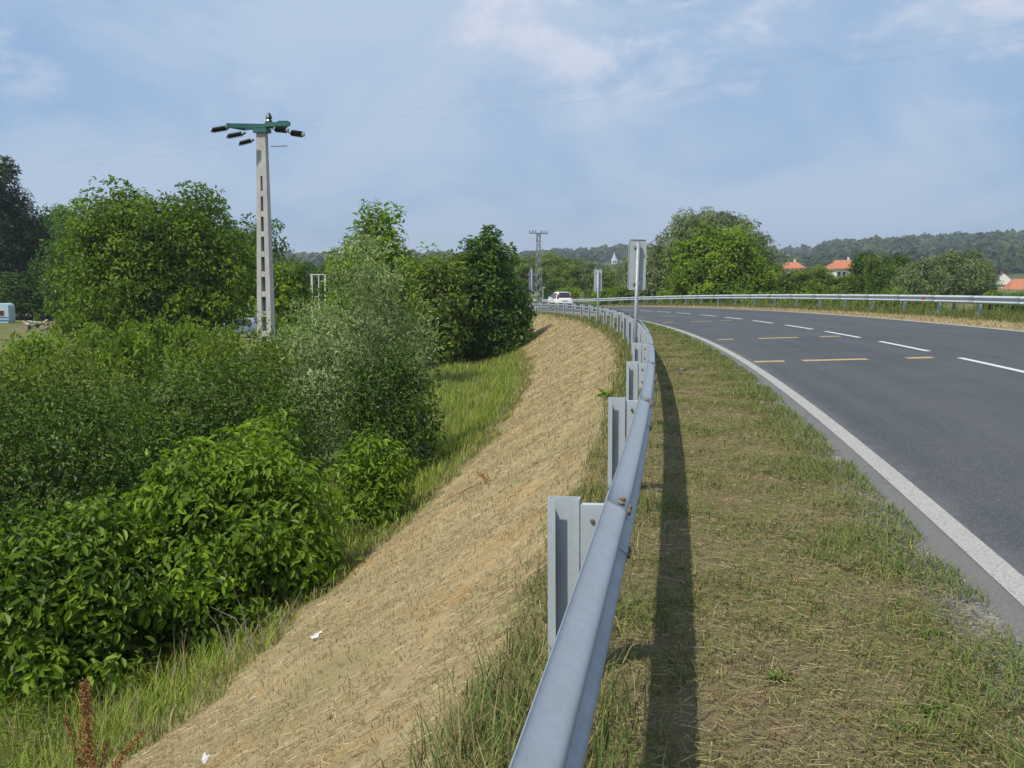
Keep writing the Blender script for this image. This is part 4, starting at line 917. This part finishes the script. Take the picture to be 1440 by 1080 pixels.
# ------------------------------------------------------------------ road signs seen from behind
def sign(s, o, zt, zb, w, lean, yaw, label):
    p = P(s, o); p[2] = gz(p[0], p[1]); root = thing('road_sign', p, label, 'road sign', 'signs seen from behind along the guardrail', yaw); root.rotation_euler = (0, lean, yaw)
    H = zt - p[2]; hb = zb - p[2]
    MB().tube([(0, 0, -.4), (0, 0, H - .07)], .034, 12).lathe((0, 0, H - .07), [(.034, 0), (.036, .004), (.02, .018)], n=12).build('post', M['galv'], root, True)
    r = .03; x0, x1 = -w / 2, w / 2
    poly = [(x0 + r, hb), (x1 - r, hb), (x1, hb + r), (x1, H - r), (x1 - r, H), (x0 + r, H), (x0, H - r), (x0, hb + r)]
    pl = MB().prism(poly, .046, .050, (0, 2, 1)); pl.build('plate', M['alu'], root)
    fr = MB(); fr.box((0, .043, H - .006), (w - .06, .014, .008)); fr.box((0, .043, hb + .006), (w - .06, .014, .008)); fr.box((x0 + .005, .043, (H + hb) / 2), (.008, .014, H - hb - .06)); fr.box((x1 - .005, .043, (H + hb) / 2), (.008, .014, H - hb - .06)); fr.build('rim', M['alu'], root)
    for z in (hb + .12, H - .14):
        MB().box((0, .012, z), (.10, .075, .035)).box((-.055, .03, z), (.03, .02, .03)).build('clamp', M['galv'], root)
    return root
sign(19.6, -0.22, float(at(900, 336, 19.4)[2]), float(at(900, 408, 19.4)[2]), 0.32, 0.022, 0.05, 'tall narrow sign plate on a round post, largest of the signs seen from behind')
sign(44.6, -0.45, float(at(836, 378, 44)[2]), float(at(836, 410, 44)[2]), 0.33, 0.0, 0.10, 'narrow sign plate on a round post standing near the white car')
def sign3(s, o):
    p = P(s, o); p[2] = gz(p[0], p[1]); d = p[1]; root = thing('road_sign', p, 'triangular warning sign over a narrow plate seen edge-on beside the dark tree', 'road sign', 'signs seen from behind along the guardrail', 0.75)
    zt = float(at(747, 377, d)[2] - p[2]); zm = float(at(747, 388, d)[2] - p[2]); zb = float(at(747, 413, d)[2] - p[2])
    MB().tube([(0, 0, -.4), (0, 0, zt - .05)], .034, 10).build('post', M['galv'], root, True)
    MB().prism([(-.36, zm), (.36, zm), (.03, zt), (-.03, zt)], .046, .050, (0, 2, 1)).build('warning_plate', M['alu'], root)
    MB().prism([(-.22, zb), (.22, zb), (.22, zm - .04), (-.22, zm - .04)], .046, .050, (0, 2, 1)).build('plate', M['alu'], root)
    for z in (zb + .2, zm + .2): MB().box((0, .012, z), (.10, .075, .035)).build('clamp', M['galv'], root)
sign3(80.5, -0.12)
q = P(82.0, 0.35); q[2] = gz(q[0], q[1]); dl = thing('delineator_post', q, 'white roadside delineator post beside the triangular sign', 'delineator', rz=0.2)
MB().prism([(-.06, -.05), (.06, -.05), (.045, .05), (-.045, .05)], -.2, .98, (0, 1, 2)).build('shaft', M['white'], dl); MB().box((0, 0, .72), (.125, .106, .2)).build('black_band', M['black'], dl); MB().box((0, -.056, .74), (.05, .012, .12)).build('reflector', M['alu'], dl)

# ------------------------------------------------------------------ car
def car(loc, rz, paint, label, group=None):
    root = thing('car', loc, label, 'car', group, rz)      # +y is forward
    side = [(-1.86, .30), (-1.90, .52), (-1.88, .80), (-1.80, .98), (-1.60, 1.30), (-1.42, 1.47), (-1.0, 1.53), (-.2, 1.54), (.35, 1.46), (1.05, 1.02), (1.25, .96), (1.75, .84), (1.90, .68), (1.92, .40), (1.86, .28)]
    def hw(y, z):
        b = 0.84 - 0.05 * max(0, (abs(y) - 1.3) / .6) ** 2
        if z > .92: b -= .26 * ((z - .92) / .62)
        if z < .4: b -= .05
        return b
    n = len(side); cols = [-1, -.93, -.6, 0, .6, .93, 1]; V = []
    for k, c in enumerate(cols):
        for y, z in side:
            sh = .965 if abs(c) == 1 else 1.0
            yy = y * (sh if abs(y) > 1.3 else 1); zz = (z - .8) * (0.97 if abs(c) == 1 else 1) + .8
            V.append((c * hw(y, z), yy, zz))
    Fc = [(k * n + i, k * n + (i + 1) % n, (k + 1) * n + (i + 1) % n, (k + 1) * n + i) for k in range(len(cols) - 1) for i in range(n)]
    Fc += [tuple(range(n - 1, -1, -1)), tuple((len(cols) - 1) * n + i for i in range(n))]
    MB().add(V, Fc).build('body', paint, root, True)
    def quadpanel(name, pts, mat, th=.012, par=root):
        pts = np.array(pts, float); nr = np.cross(pts[1] - pts[0], pts[2] - pts[0]); nr /= np.linalg.norm(nr)
        Vv = np.concatenate([pts + nr * th, pts - nr * .03]); m_ = len(pts)
        return MB().add(Vv, [tuple(range(m_)), tuple(range(2 * m_ - 1, m_ - 1, -1))] + [(k, m_ + k, m_ + (k + 1) % m_, (k + 1) % m_) for k in range(m_)]).build(name, mat, par)
    quadpanel('rear_window', [(-.60, -1.792, 1.03), (.60, -1.792, 1.03), (.50, -1.50, 1.41), (-.50, -1.50, 1.41)], M['glass'])
    quadpanel('windscreen', [(.62, 1.02, 1.06), (-.62, 1.02, 1.06), (-.54, .42, 1.43), (.54, .42, 1.43)], M['glass'])
    for sx in (-1, 1):
        pts = [(sx * .825, -1.35, 1.03), (sx * .825, .85, 1.03), (sx * .655, .28, 1.42), (sx * .635, -1.22, 1.44)]
        quadpanel('side_window', pts if sx > 0 else pts[::-1], M['glass'], .02)
        tl = [(sx * .62, -1.845, .90), (sx * .80, -1.80, .90), (sx * .66, -1.56, 1.36), (sx * .56, -1.57, 1.36)]
        quadpanel('tail_light', tl if sx > 0 else tl[::-1], M['redglass'], .03)
        pts = [(sx * .845, -.55, .42), (sx * .845, .6, .42), (sx * .845, .6, .92), (sx * .845, -.55, .92)]
        d_ = quadpanel('door', pts if sx > 0 else pts[::-1], paint, .008); MB().box((sx * .865, -.35, .86), (.02, .2, .035)).build('handle', paint, d_)
        MB().box((sx * .93, .72, 1.02), (.16, .09, .12)).build('mirror', paint, root)
        for y in (-1.2, 1.22):
            w_ = MB().lathe((sx * .70, y, .30), [(.20, -.1), (.29, -.1), (.305, -.07), (.305, .07), (.29, .1), (.20, .1)], (1, 0, 0), 18).build('wheel', M['black'], root, True)
            MB().lathe((sx * .79, y, .30), [(.20, 0), (.17, .02), (.06, .012), (.05, .02)], (sx, 0, 0), 12).build('rim', M['rim'], w_, True)
    MB().box((0, -1.90, .46), (1.5, .10, .20)).build('bumper', paint, root); MB().box((0, -1.905, .33), (1.3, .06, .09)).build('bumper_insert', M['black'], root)
    MB().box((0, -1.905, .74), (.52, .02, .115)).build('number_plate', M['offwhite'], root)
    MB().box((0, -1.46, 1.50), (1.06, .2, .04)).build('spoiler', paint, root); MB().box((0, -1.58, 1.475), (.3, .02, .025)).build('brake_light', M['redglass'], root)
    return root
def car_pos(u, d):
    x = (u - 720) / F * d; s, o = nearest([x], [d]); return P(float(s[0]), float(o[0]), 0.012), float(line(float(s[0]))[3])
cp, cth = car_pos(788, 104); car(cp, cth, M['white'], 'white hatchback driving away round the bend')
q = on_ground(336, 86); car(q, 1.45, M['bluegrey'], 'blue-grey car parked in the yard, half hidden by the big walnut tree')

# ------------------------------------------------------------------ yard: caravan, scrap, frame
def caravan():
    d = 112; p = on_ground(-14, d); root = thing('caravan', p, 'pale blue caravan with dark window and blue stripes in the yard', 'caravan', rz=0.12)
    zt = float(at(0, 426.5, d)[2] - p[2]); L_, W = 4.4, 2.1; b0 = zt - 2.15; r = .45
    prof = [(-L_ / 2, b0), (L_ / 2 - .1, b0), (L_ / 2, b0 + .5), (L_ / 2, zt - r)] + [(L_ / 2 - r + r * math.cos(a), zt - r + r * math.sin(a)) for a in np.linspace(.2, math.pi / 2, 6)] + [(-L_ / 2 + r - r * math.sin(a), zt - r + r * math.cos(a)) for a in np.linspace(0, 1.4, 6)] + [(-L_ / 2, zt - r)]
    MB().prism(prof, -W / 2, W / 2, (0, 2, 1)).build('body', M['caravan'], root)
    for x0, x1 in ((.55, 1.85), (-1.6, -.2)):
        f = MB().box(((x0 + x1) / 2, -W / 2 - .012, zt - .98), (x1 - x0, .03, .62)).build('window', M['offwhite'], root); MB().box(((x0 + x1) / 2, -W / 2 - .022, zt - .98), (x1 - x0 - .14, .03, .5)).build('pane', M['curtain'], f)
    for z, h in ((zt - 1.42, .10), (zt - 1.72, .16), (zt - 2.0, .08)): MB().box((0, -W / 2 - .008, z), (L_ - .06, .018, h)).build('stripe', M['caravan_stripe'], root)
    for x in (-.4, .4): MB().lathe((x, -W / 2 + .15, .32), [(.2, -.09), (.32, -.09), (.32, .09), (.2, .09)], (0, 1, 0), 14).build('wheel', M['black'], root)
    MB().tube([(L_ / 2 - .2, 0, b0 + .1), (L_ / 2 + 1.1, 0, b0 + .05)], .05, 6).build('drawbar', M['steelgrey'], root); MB().box((0, 0, (b0 + .3) / 2), (2.6, .1, b0 + .3)).build('chassis', M['steelgrey'], root)
caravan()
g = np.random.default_rng(3)
for k in range(16):
    u = g.uniform(28, 118); q = on_ground(u, 96 + g.uniform(-2, 3)); q[2] += 0.15 + 0.55 * g.random()
    pl = MB().box((0, 0, 0), (g.uniform(.9, 2.0), g.uniform(.12, .3), g.uniform(.05, .2)), (g.uniform(-.3, .3), g.uniform(-.3, .3), g.uniform(0, 3))).build('scrap_plank', [M['wood'], M['offwhite'], M['wood'], M['black']][k % 4])
    pl.location = q; tag(pl, ['weathered brown plank in the rubbish heap right of the caravan', 'pale board in the rubbish heap right of the caravan', 'weathered brown plank in the rubbish heap right of the caravan', 'black scrap board in the rubbish heap right of the caravan'][k % 4], 'plank', ['brown planks of the heap', 'pale boards of the heap', 'brown planks of the heap', 'black boards of the heap'][k % 4])
heap_c = on_ground(75, 97)
hv = np.array([(a, b_) for a in np.linspace(-3.4, 3.4, 24) for b_ in np.linspace(-1.6, 1.6, 12)]); hz_ = 0.75 * np.exp(-(hv[:, 0] / 2.3) ** 2 - (hv[:, 1] / .9) ** 2) * (1 + .35 * wob(hv[:, 0], hv[:, 1], 3.3)) - .08
hp = mesh('rubbish_heap', np.column_stack([hv, hz_]), [grid_faces(24, 12)[:, ::-1]], simple('heap_soil', (.13, .11, .08), .95, var=.4, scale=4, bump=.8, bscale=6)); hp.location = heap_c; tag(hp, 'low mound of rubbish and earth right of the caravan', 'rubbish heap')
q = on_ground(447, 105); fh = float(at(447, 386, 105)[2] - q[2]); fr = thing('wooden_frame', q, 'white bare post-and-beam frame standing in the yard between trees', 'frame', rz=.1)
for x in (-.55, .15, .72): MB().box((x, 0, fh / 2 - .1), (.09, .09, fh + .1)).build('post', M['offwhite'], fr)
for x in (-.55, .72): MB().box((x, 1.2, fh / 2 - .1), (.09, .09, fh + .1)).build('post', M['offwhite'], fr)
MB().box((.05, 0, fh), (1.5, .1, .09)).build('beam', M['offwhite'], fr); MB().box((.05, 1.2, fh), (1.5, .1, .09)).build('beam', M['offwhite'], fr); MB().box((-.15, 0, fh * .58), (.7, .05, .05)).build('rail', M['offwhite'], fr)
q = on_ground(592, 27); st = MB().tube([(0, 0, -.3), (.03, 0, .7), (.0, .02, 1.35)], [.12, .10, .085], 10).build('tree_stump', M['bark_pale']); st.location = q; tag(st, 'grey dead tree stump by the silvery willow bush', 'stump')

# ------------------------------------------------------------------ grass, straw, weeds
def blades(name, s, o, h, w, col, lean=0.6, flat=False, label='', cat='grass', dirn=None):
    n = len(s); B = P(s, o); B[:, 2] = ground_z(B[:, 0], B[:, 1]) + 0.014 * wob(B[:, 0] + .31 * np.sin(B[:, 1] * 1.7), B[:, 1], 5.2) * (o < -.4) + np.where(o < -0.6, 0.05, 0.008) * wob(B[:, 0], B[:, 1], 1.7, 1.0) - 0.004
    g = rng; a = g.uniform(0, 6.283, n) if dirn is None else dirn
    sd = np.stack([np.cos(a), np.sin(a), np.zeros(n)], 1); fw_ = np.stack([-np.sin(a), np.cos(a), np.zeros(n)], 1); up = np.array((0, 0, 1.0))
    if flat:
        B[:, 2] += 0.01 + 0.02 * g.random(n); tz = (g.random(n) * 0.16)[:, None] * h[:, None]
        gs = ground_z(B[:, 0] + fw_[:, 0] * h, B[:, 1] + fw_[:, 1] * h) - ground_z(B[:, 0], B[:, 1]); T = B + fw_ * h[:, None] + up * (gs[:, None] + tz)
        wv = sd * w[:, None] * .5; wv[:, 2] += w * .2
        V = np.stack([B - wv, B + wv, T + wv * .6, T - wv * .6], 1); Fc = [np.arange(n)[:, None] * 4 + [[0, 1, 2, 3]]]; k = 4
    else:
        ln = lean * g.uniform(.2, 1.2, n)[:, None] * h[:, None]
        Mi = B + up * (h * .58)[:, None] + fw_ * ln * .35; T = B + up * (h * g.uniform(.8, 1.05, n))[:, None] + fw_ * ln
        wv = sd * w[:, None] * .5
        V = np.stack([B - wv, B + wv, Mi + wv * .75, Mi - wv * .75, T], 1); q = np.arange(n)[:, None] * 5; Fc = [q + [[0, 1, 2, 3]], q + [[3, 2, 4]]]; k = 5
    c4 = np.concatenate([np.clip(col, 0, 1), np.ones((n, 1))], 1)
    ob = mesh(name, V.reshape(-1, 3), Fc, M['blade'], None, False, {'col': ('FLOAT_COLOR', np.repeat(c4, k, axis=0))})
    return tag(ob, label, cat, kind='stuff')
def s_sample(n, a, b, c=2.0): u = rng.random(n); return np.exp(u * (math.log(b + c) - math.log(a + c)) + math.log(a + c)) - c
def pal(cols, w, n, var=.22):
    cols = np.array(cols); i = rng.choice(len(cols), n, p=np.array(w) / sum(w)); return cols[i] * (1 + rng.normal(0, var, (n, 1))).clip(.4, 1.7)
GREEN, OLIVE, STRAW, BROWN, PALE = (.135, .195, .035), (.21, .205, .065), (.36, .285, .14), (.21, .145, .075), (.48, .41, .25)
# mown verge between rail and road, thicker and greener in patches and towards the asphalt
n = 168000; s = s_sample(n, 1.2, 60); o = -0.55 + 2.35 * rng.random(n)
x_, y_, _, _ = line(s); gp = wob(x_ + o, y_, 2.1) + .6 * wob(x_ + o, y_, 5.5, 1.0) + .9 * sstep(o, .9, 1.6)
keep = (rng.random(n) < np.clip(.50 + .5 * gp, .12, 1)) & (o < 1.80 + .12 * wob(s, s * .3, 2.6)); s, o, gp = s[keep], o[keep], gp[keep]; n = len(s)
col = pal([OLIVE, STRAW, BROWN, GREEN], [.42, .20, .18, .20], n); grn = pal([GREEN, (.105, .15, .032), OLIVE], [.45, .35, .2], n); m_ = (rng.random(n) < np.clip(gp * .9 + .1, 0, .95))[:, None]; col = np.where(m_, grn, col)
blades('verge_grass', s, o, rng.uniform(.010, .036, n) * (1 + 1.1 * m_[:, 0]) * (1 + s / 60), rng.uniform(.0020, .0045, n) * (1 + s / 12), col, 1.8, label='short mown half-dry grass on the verge between guardrail and road')
n = 4200; s = s_sample(n, 1.5, 30); o = -.4 + 2.0 * rng.random(n)
blades('loose_straw', s, o, rng.uniform(.03, .16, n) , rng.uniform(.0012, .0032, n), pal([PALE, STRAW, (.30, .22, .12)], [.3, .5, .2], n), flat=True, dirn=rng.uniform(0, 6.28, n), label='loose cut straw lying on the verge beside the guardrail', cat='straw')
n = 110000; s = s_sample(n, 1.2, 45); o = -.5 + 2.2 * rng.random(n)
blades('verge_thatch', s, o, rng.uniform(.012, .055, n), rng.uniform(.0018, .0042, n) * (1 + s / 14), pal([OLIVE, STRAW, BROWN, (.13, .10, .055), (.24, .20, .10)], [.30, .14, .24, .18, .14], n), flat=True, label='matted dead thatch between the verge grass', cat='grass')
# dry slope
n = 115000; s = s_sample(n, 1.5, 75); o = -.45 - (3.2 + .5 * (1 - sstep(s, 7, 22))) * rng.random(n)
x_, y_, _, th = line(s); bare = wob(x_ + o * 1.5, y_, 1.1, .6) + .5 * wob(x_ + o, y_, 3.1); keep = rng.random(n) < np.clip(.58 - .75 * bare, .04, 1); s, o, th = s[keep], o[keep], th[keep]; n = len(s)
blades('slope_straw', s, o, rng.uniform(.02, .09, n) * (1 + s / 50), rng.uniform(.0015, .0038, n) * (1 + s / 14), pal([(.36, .30, .165), PALE, BROWN, (.28, .25, .12), OLIVE], [.36, .20, .16, .16, .12], n), flat=True, dirn=th + rng.normal(1.25, .85, n) + math.pi * (rng.random(n) < .3), label='raked dry straw on the mown embankment slope', cat='straw')
n = 52000; s = s_sample(n, 1.5, 85); o = -.3 - (3.3 + .5 * (1 - sstep(s, 7, 22))) * rng.random(n)
blades('slope_stubble', s, o, rng.uniform(.015, .05, n) * (1 + s / 45), rng.uniform(.002, .005, n) * (1 + s / 14), pal([STRAW, BROWN, OLIVE, PALE], [.5, .2, .2, .1], n), 1.0, label='short dry stubble on the mown embankment slope')
# longer grass along the posts
n = 26000; s = s_sample(n, 1.0, 95); o = rng.normal(-.22, .20, n)
pk = np.exp(-((s - 3.6) / .9) ** 2) + np.exp(-((s - 7.6) / .8) ** 2) * .6 + .25 + .35 * (s > 14); keep = rng.random(n) < pk; s, o = s[keep], o[keep]; n = len(s)
blades('post_grass', s, o, rng.uniform(.06, .30, n) * (.55 + .45 * np.exp(-((s - 3.6) / 1.0) ** 2) + .25 * (s > 14)), rng.uniform(.003, .006, n) * (1 + s / 18), pal([(.10, .16, .035), OLIVE, (.17, .17, .055), STRAW], [.4, .25, .2, .15], n), .9, label='uncut longer grass growing round the guardrail posts')
# green bank below the mown part
n = 80000; s = s_sample(n, 2.0, 100, 4); ob = -3.15 - .5 * (1 - sstep(s, 7, 22)); o = ob - 4.4 * rng.random(n) ** 1.15 + .35 * wob(s, s * .2, 1.2)
dry = np.clip(1.2 - (ob - o) / .8, 0, 1)[:, None]; col = pal([(.19, .28, .028), (.24, .30, .04), (.22, .23, .045), (.30, .29, .09)], [.4, .3, .2, .1], n); col = np.where(rng.random((n, 1)) < dry * .6, pal([OLIVE, STRAW, (.20, .19, .075)], [.4, .25, .35], n), col)
blades('bank_grass', s, o, rng.uniform(.10, .38, n) * (1 - .5 * dry[:, 0]) * (1 + .3 * sstep(s, 15, 40)), rng.uniform(.005, .010, n) * (1 + s / 30), col, .8, label='tall fresh green grass along the lower bank')
n = 1500; s = s_sample(n, 3, 70, 4); o = -4.2 - 2.6 * rng.random(n)
blades('seed_grass', s, o, rng.uniform(.40, .75, n), rng.uniform(.003, .006, n) * (1 + s / 30), pal([PALE, STRAW, (.32, .27, .15)], [.3, .4, .3], n), .5, label='pale seeding grass stalks standing over the green bank')
# right verge
n = 30000; s = rng.uniform(24, 110, n); o = 10.85 + 3.6 * rng.random(n)
gr_ = (rng.random(n) < sstep(o, 11.8, 13.0))[:, None]
blades('far_verge_grass', s, o, rng.uniform(.04, .12, n) * (1 + 1.6 * gr_[:, 0]), rng.uniform(.010, .022, n), np.where(gr_, pal([(.10, .145, .035), OLIVE, (.17, .17, .06)], [.5, .3, .2], n), pal([STRAW, PALE, BROWN], [.6, .25, .15], n)), 1.0, label='dry mown strip and grass along the far guardrail')
n = 26000; s = rng.uniform(24, 110, n); o = 14.2 + 7 * rng.random(n)
blades('far_bank_grass', s, o, rng.uniform(.2, .7, n), rng.uniform(.015, .03, n), pal([(.10, .15, .035), (.12, .16, .05), OLIVE], [.4, .3, .3], n), .6, label='rough green grass on the bank behind the far guardrail')

# broad-leaved rosettes and weeds
def rosette(s, o, r, n, label, mat='walnut'):
    p = P(s, o); p[2] = gz(p[0], p[1]) + .01; g = rng; a = g.uniform(0, 6.28, n); Ax = np.stack([np.cos(a), np.sin(a), g.uniform(.1, .9, n)], 1); Nn = np.stack([-np.cos(a) * .4, -np.sin(a) * .4, np.ones(n)], 1)
    Ln = r * g.uniform(.5, 1.1, n); V, Fc, k = leaves(g.normal(0, r * .25, (n, 3)) * np.array((1, 1, 0)), Nn, Ax, Ln, Ln * .3, .15, .3, 1)
    o_ = mesh('weed_plant', V, [Fc], M[mat], None, False, {'tint': ('FLOAT', np.repeat(g.uniform(.2, .9, n), k))}); o_.location = p; tag(o_, label, 'weed', 'weeds on the verge and slope')
rosette(16.8, -.55, .22, 60, 'small green weed clump alone on the dry slope beside the guardrail')
for s, o in ((9.3, 1.05), (6.2, 1.5), (5.05, 1.42), (4.15, 1.22), (4.45, .70), (6.9, .98), (3.5, .88)):
    rosette(s, o, rng.uniform(.04, .07), 22, 'small low dark green weed rosette in the mown verge by the road', 'sloe')
WV, WF, WT, nn = [], [], [], 0
for k in range(26):
    s = 4.5 + .9 * k + rng.uniform(-.4, .4); o = -4.5 - rng.uniform(0, 1.1)
    p = P(s, o); p[2] = gz(p[0], p[1]); n = 110; h = rng.uniform(.35, .75); tt = rng.random(n); a = rng.uniform(0, 6.28, n)
    st_ = (rng.integers(0, 4, n)); bx = np.stack([np.cos(st_ * 1.7) * .12, np.sin(st_ * 1.7) * .12, np.zeros(n)], 1)
    C = p + bx * (1 + tt[:, None]) + np.array((0, 0, 1)) * (tt * h)[:, None]; Ax = np.stack([np.cos(a), np.sin(a), rng.uniform(.1, .8, n)], 1); Nn = np.stack([-np.cos(a) * .3, -np.sin(a) * .3, np.ones(n)], 1)
    Ln = rng.uniform(.06, .13, n); V, Fc, kk = leaves(C, Nn, Ax, Ln, Ln * .22, .1, .35, 0)
    WV.append(V); WF.append(Fc + nn); nn += len(V); WT.append(np.repeat(rng.uniform(.3, 1, n), kk))
tag(mesh('bank_weeds', np.concatenate(WV), [np.concatenate(WF)], M['mid'], None, False, {'tint': ('FLOAT', np.concatenate(WT))}), 'narrow-leaved green weeds among the tall grass below the shrubs', 'weed', kind='stuff')

def dock_plant():
    d = 7.2; p = on_ground(104, d); root = thing('dock_plant', p, 'rust brown dead dock plant with seed spikes at the bank foot', 'weed')
    g = np.random.default_rng(9); b = MB(); Vv = []; Ff = []; nn = 0
    stems = [((.0, 0), (-.02, 0, .86), 1100, .046), ((-.03, 0), (-.17, .02, .60), 200, .022), ((.03, 0), (.36, .02, .50), 230, .022), ((.02, .02), (.10, .06, .42), 160, .03), ((.0, .03), (-.06, .05, .36), 170, .04), ((.01, -.02), (.04, -.05, .30), 170, .05), ((-.02, -.02), (-.12, -.05, .24), 150, .05)]
    for (bx, by), tip, n, rad in stems:
        q = np.linspace(0, 1, 6)[:, None]; st = np.array((bx, by, -.05)); tp = np.array(tip); md = np.array((bx * .5 + tip[0] * .35, by, tip[2] * .6)); pts = (1 - q) ** 2 * st + 2 * q * (1 - q) * md + q * q * tp
        b.tube(pts, np.linspace(.008, .003, 6), 5)
        t = g.uniform(.28, 1, n)[:, None]; c = (1 - t) ** 2 * st + 2 * t * (1 - t) * md + t * t * tp; knot = (.55 + .45 * np.abs(np.sin(t * 26))) * (1.1 - .6 * t)
        C = c + g.normal(size=(n, 3)) * rad * .85 * knot; Ln = g.uniform(.010, .022, n); V, Fc, k = leaves(C, unit(g.normal(size=(n, 3))), g.normal(size=(n, 3)), Ln, Ln * .9, .2, .1, 0)
        Vv.append(V); Ff.append(Fc + nn); nn += len(V)
    b.build('stem', M['dock'], root); o = mesh('seed_spikes', np.concatenate(Vv), [np.concatenate(Ff)], M['dock'], root); o['kind'] = 'stuff'
dock_plant()
def litter(u, v, d0, d1, size, label, mat='paper'):
    dd = np.linspace(d0, d1, 400); pts = np.array([at(u, v, d) for d in dd]); gg = ground_z(pts[:, 0], pts[:, 1]); i = int(np.abs(pts[:, 2] - gg).argmin()); p = pts[i]; p[2] = gg[i] + .02
    n = 5; q = np.linspace(-.5, .5, n); X, Y = np.meshgrid(q * size, q * size * .55); Z = rng.normal(0, size * .12, X.shape)
    V = np.stack([X, Y, Z], -1).reshape(-1, 3); f = grid_faces(n, n); V2 = np.concatenate([V, V + np.array((0, 0, -.004))])
    o = mesh('litter', V2, [np.concatenate([f, f[:, ::-1] + n * n])], M[mat]); o.location = p; o.rotation_euler = (rng.uniform(-.2, .2), -.5, rng.uniform(0, 3)); tag(o, label, 'litter')
litter(446, 897, 5, 14, .10, 'white crumpled scrap of paper among straw halfway up the dry slope')
litter(288, 1072, 4, 10, .07, 'small white scrap of paper on the dry slope near the dock plant')
litter(957, 521, 8, 30, .09, 'white scrap lying on the verge right of the guardrail shadow')
litter(355, 985, 4, 12, .04, 'tiny pale scrap lower down the dry slope below the paper')
b = MB(); q = on_ground(345, 10.6)
for k in range(11):
    a = rng.uniform(-.9, .9); L_ = rng.uniform(.35, .8); b.tube([(0.06 * k - .3, 0, -.05), (0.06 * k - .3 + a * L_ * .4, .05, L_ * .5), (0.06 * k - .3 + a * L_ * .8, .02, L_ * rng.uniform(.6, .95))], [.006, .005, .002], 4)
o = b.build('dead_twigs', M['bark_pale']); o.location = q; tag(o, 'tangle of bare grey twigs at the foot of the big walnut sapling', 'twigs', kind='stuff')
# reddish dead stalks on the slope
pts = np.array([at(683, 680, d) for d in np.linspace(8, 22, 300)]); gg = ground_z(pts[:, 0], pts[:, 1]); i = int(np.abs(pts[:, 2] - gg).argmin()); q = pts[i]; q[2] = gg[i]
b = MB()
for k in range(7): a = rng.uniform(-.5, .5); b.tube([(0, 0, 0), (a * .1, .02, .08), (a * .22 - .06, .03, .12 + .05 * rng.random())], [.012, .010, .004], 5)
for k in range(5): b.tube([(-.1 * k - .05, -.05 + .03 * k, .02 - .05 * k), (-.1 * k - .3, -.08 + .02 * k, .02 - .06 * k - .1)], [.008, .004], 5)
o = b.build('dead_stalks', M['dock']); o.location = q; tag(o, 'small rust red dead stalks lying on the dry slope', 'weed')

# ------------------------------------------------------------------ air
def haze():
    b = MB(); x0, x1, y0, y1, z0, z1 = -3600, 3600, -3600, 3600, -60, 135
    b.box(((x0 + x1) / 2, (y0 + y1) / 2, (z0 + z1) / 2), (x1 - x0, y1 - y0, z1 - z0))
    m, N, L, new, out = material('haze_air'); v = new('ShaderNodeVolumePrincipled', ins={'Color': (0.80, 0.89, 1.0, 1), 'Density': HAZE, 'Anisotropy': 0.2}); L.new(v.outputs[0], out.inputs['Volume'])
    o = b.build('haze', m); tag(o, 'thin pale summer haze in the air over the valley', 'haze', kind='stuff')
HAZE = 0.00024
if HAZE: haze()
print('tris', sum(sum(len(p.vertices) - 2 for p in me.polygons) if len(me.polygons) < 5000 else len(me.polygons) * 2 for me in bpy.data.meshes))
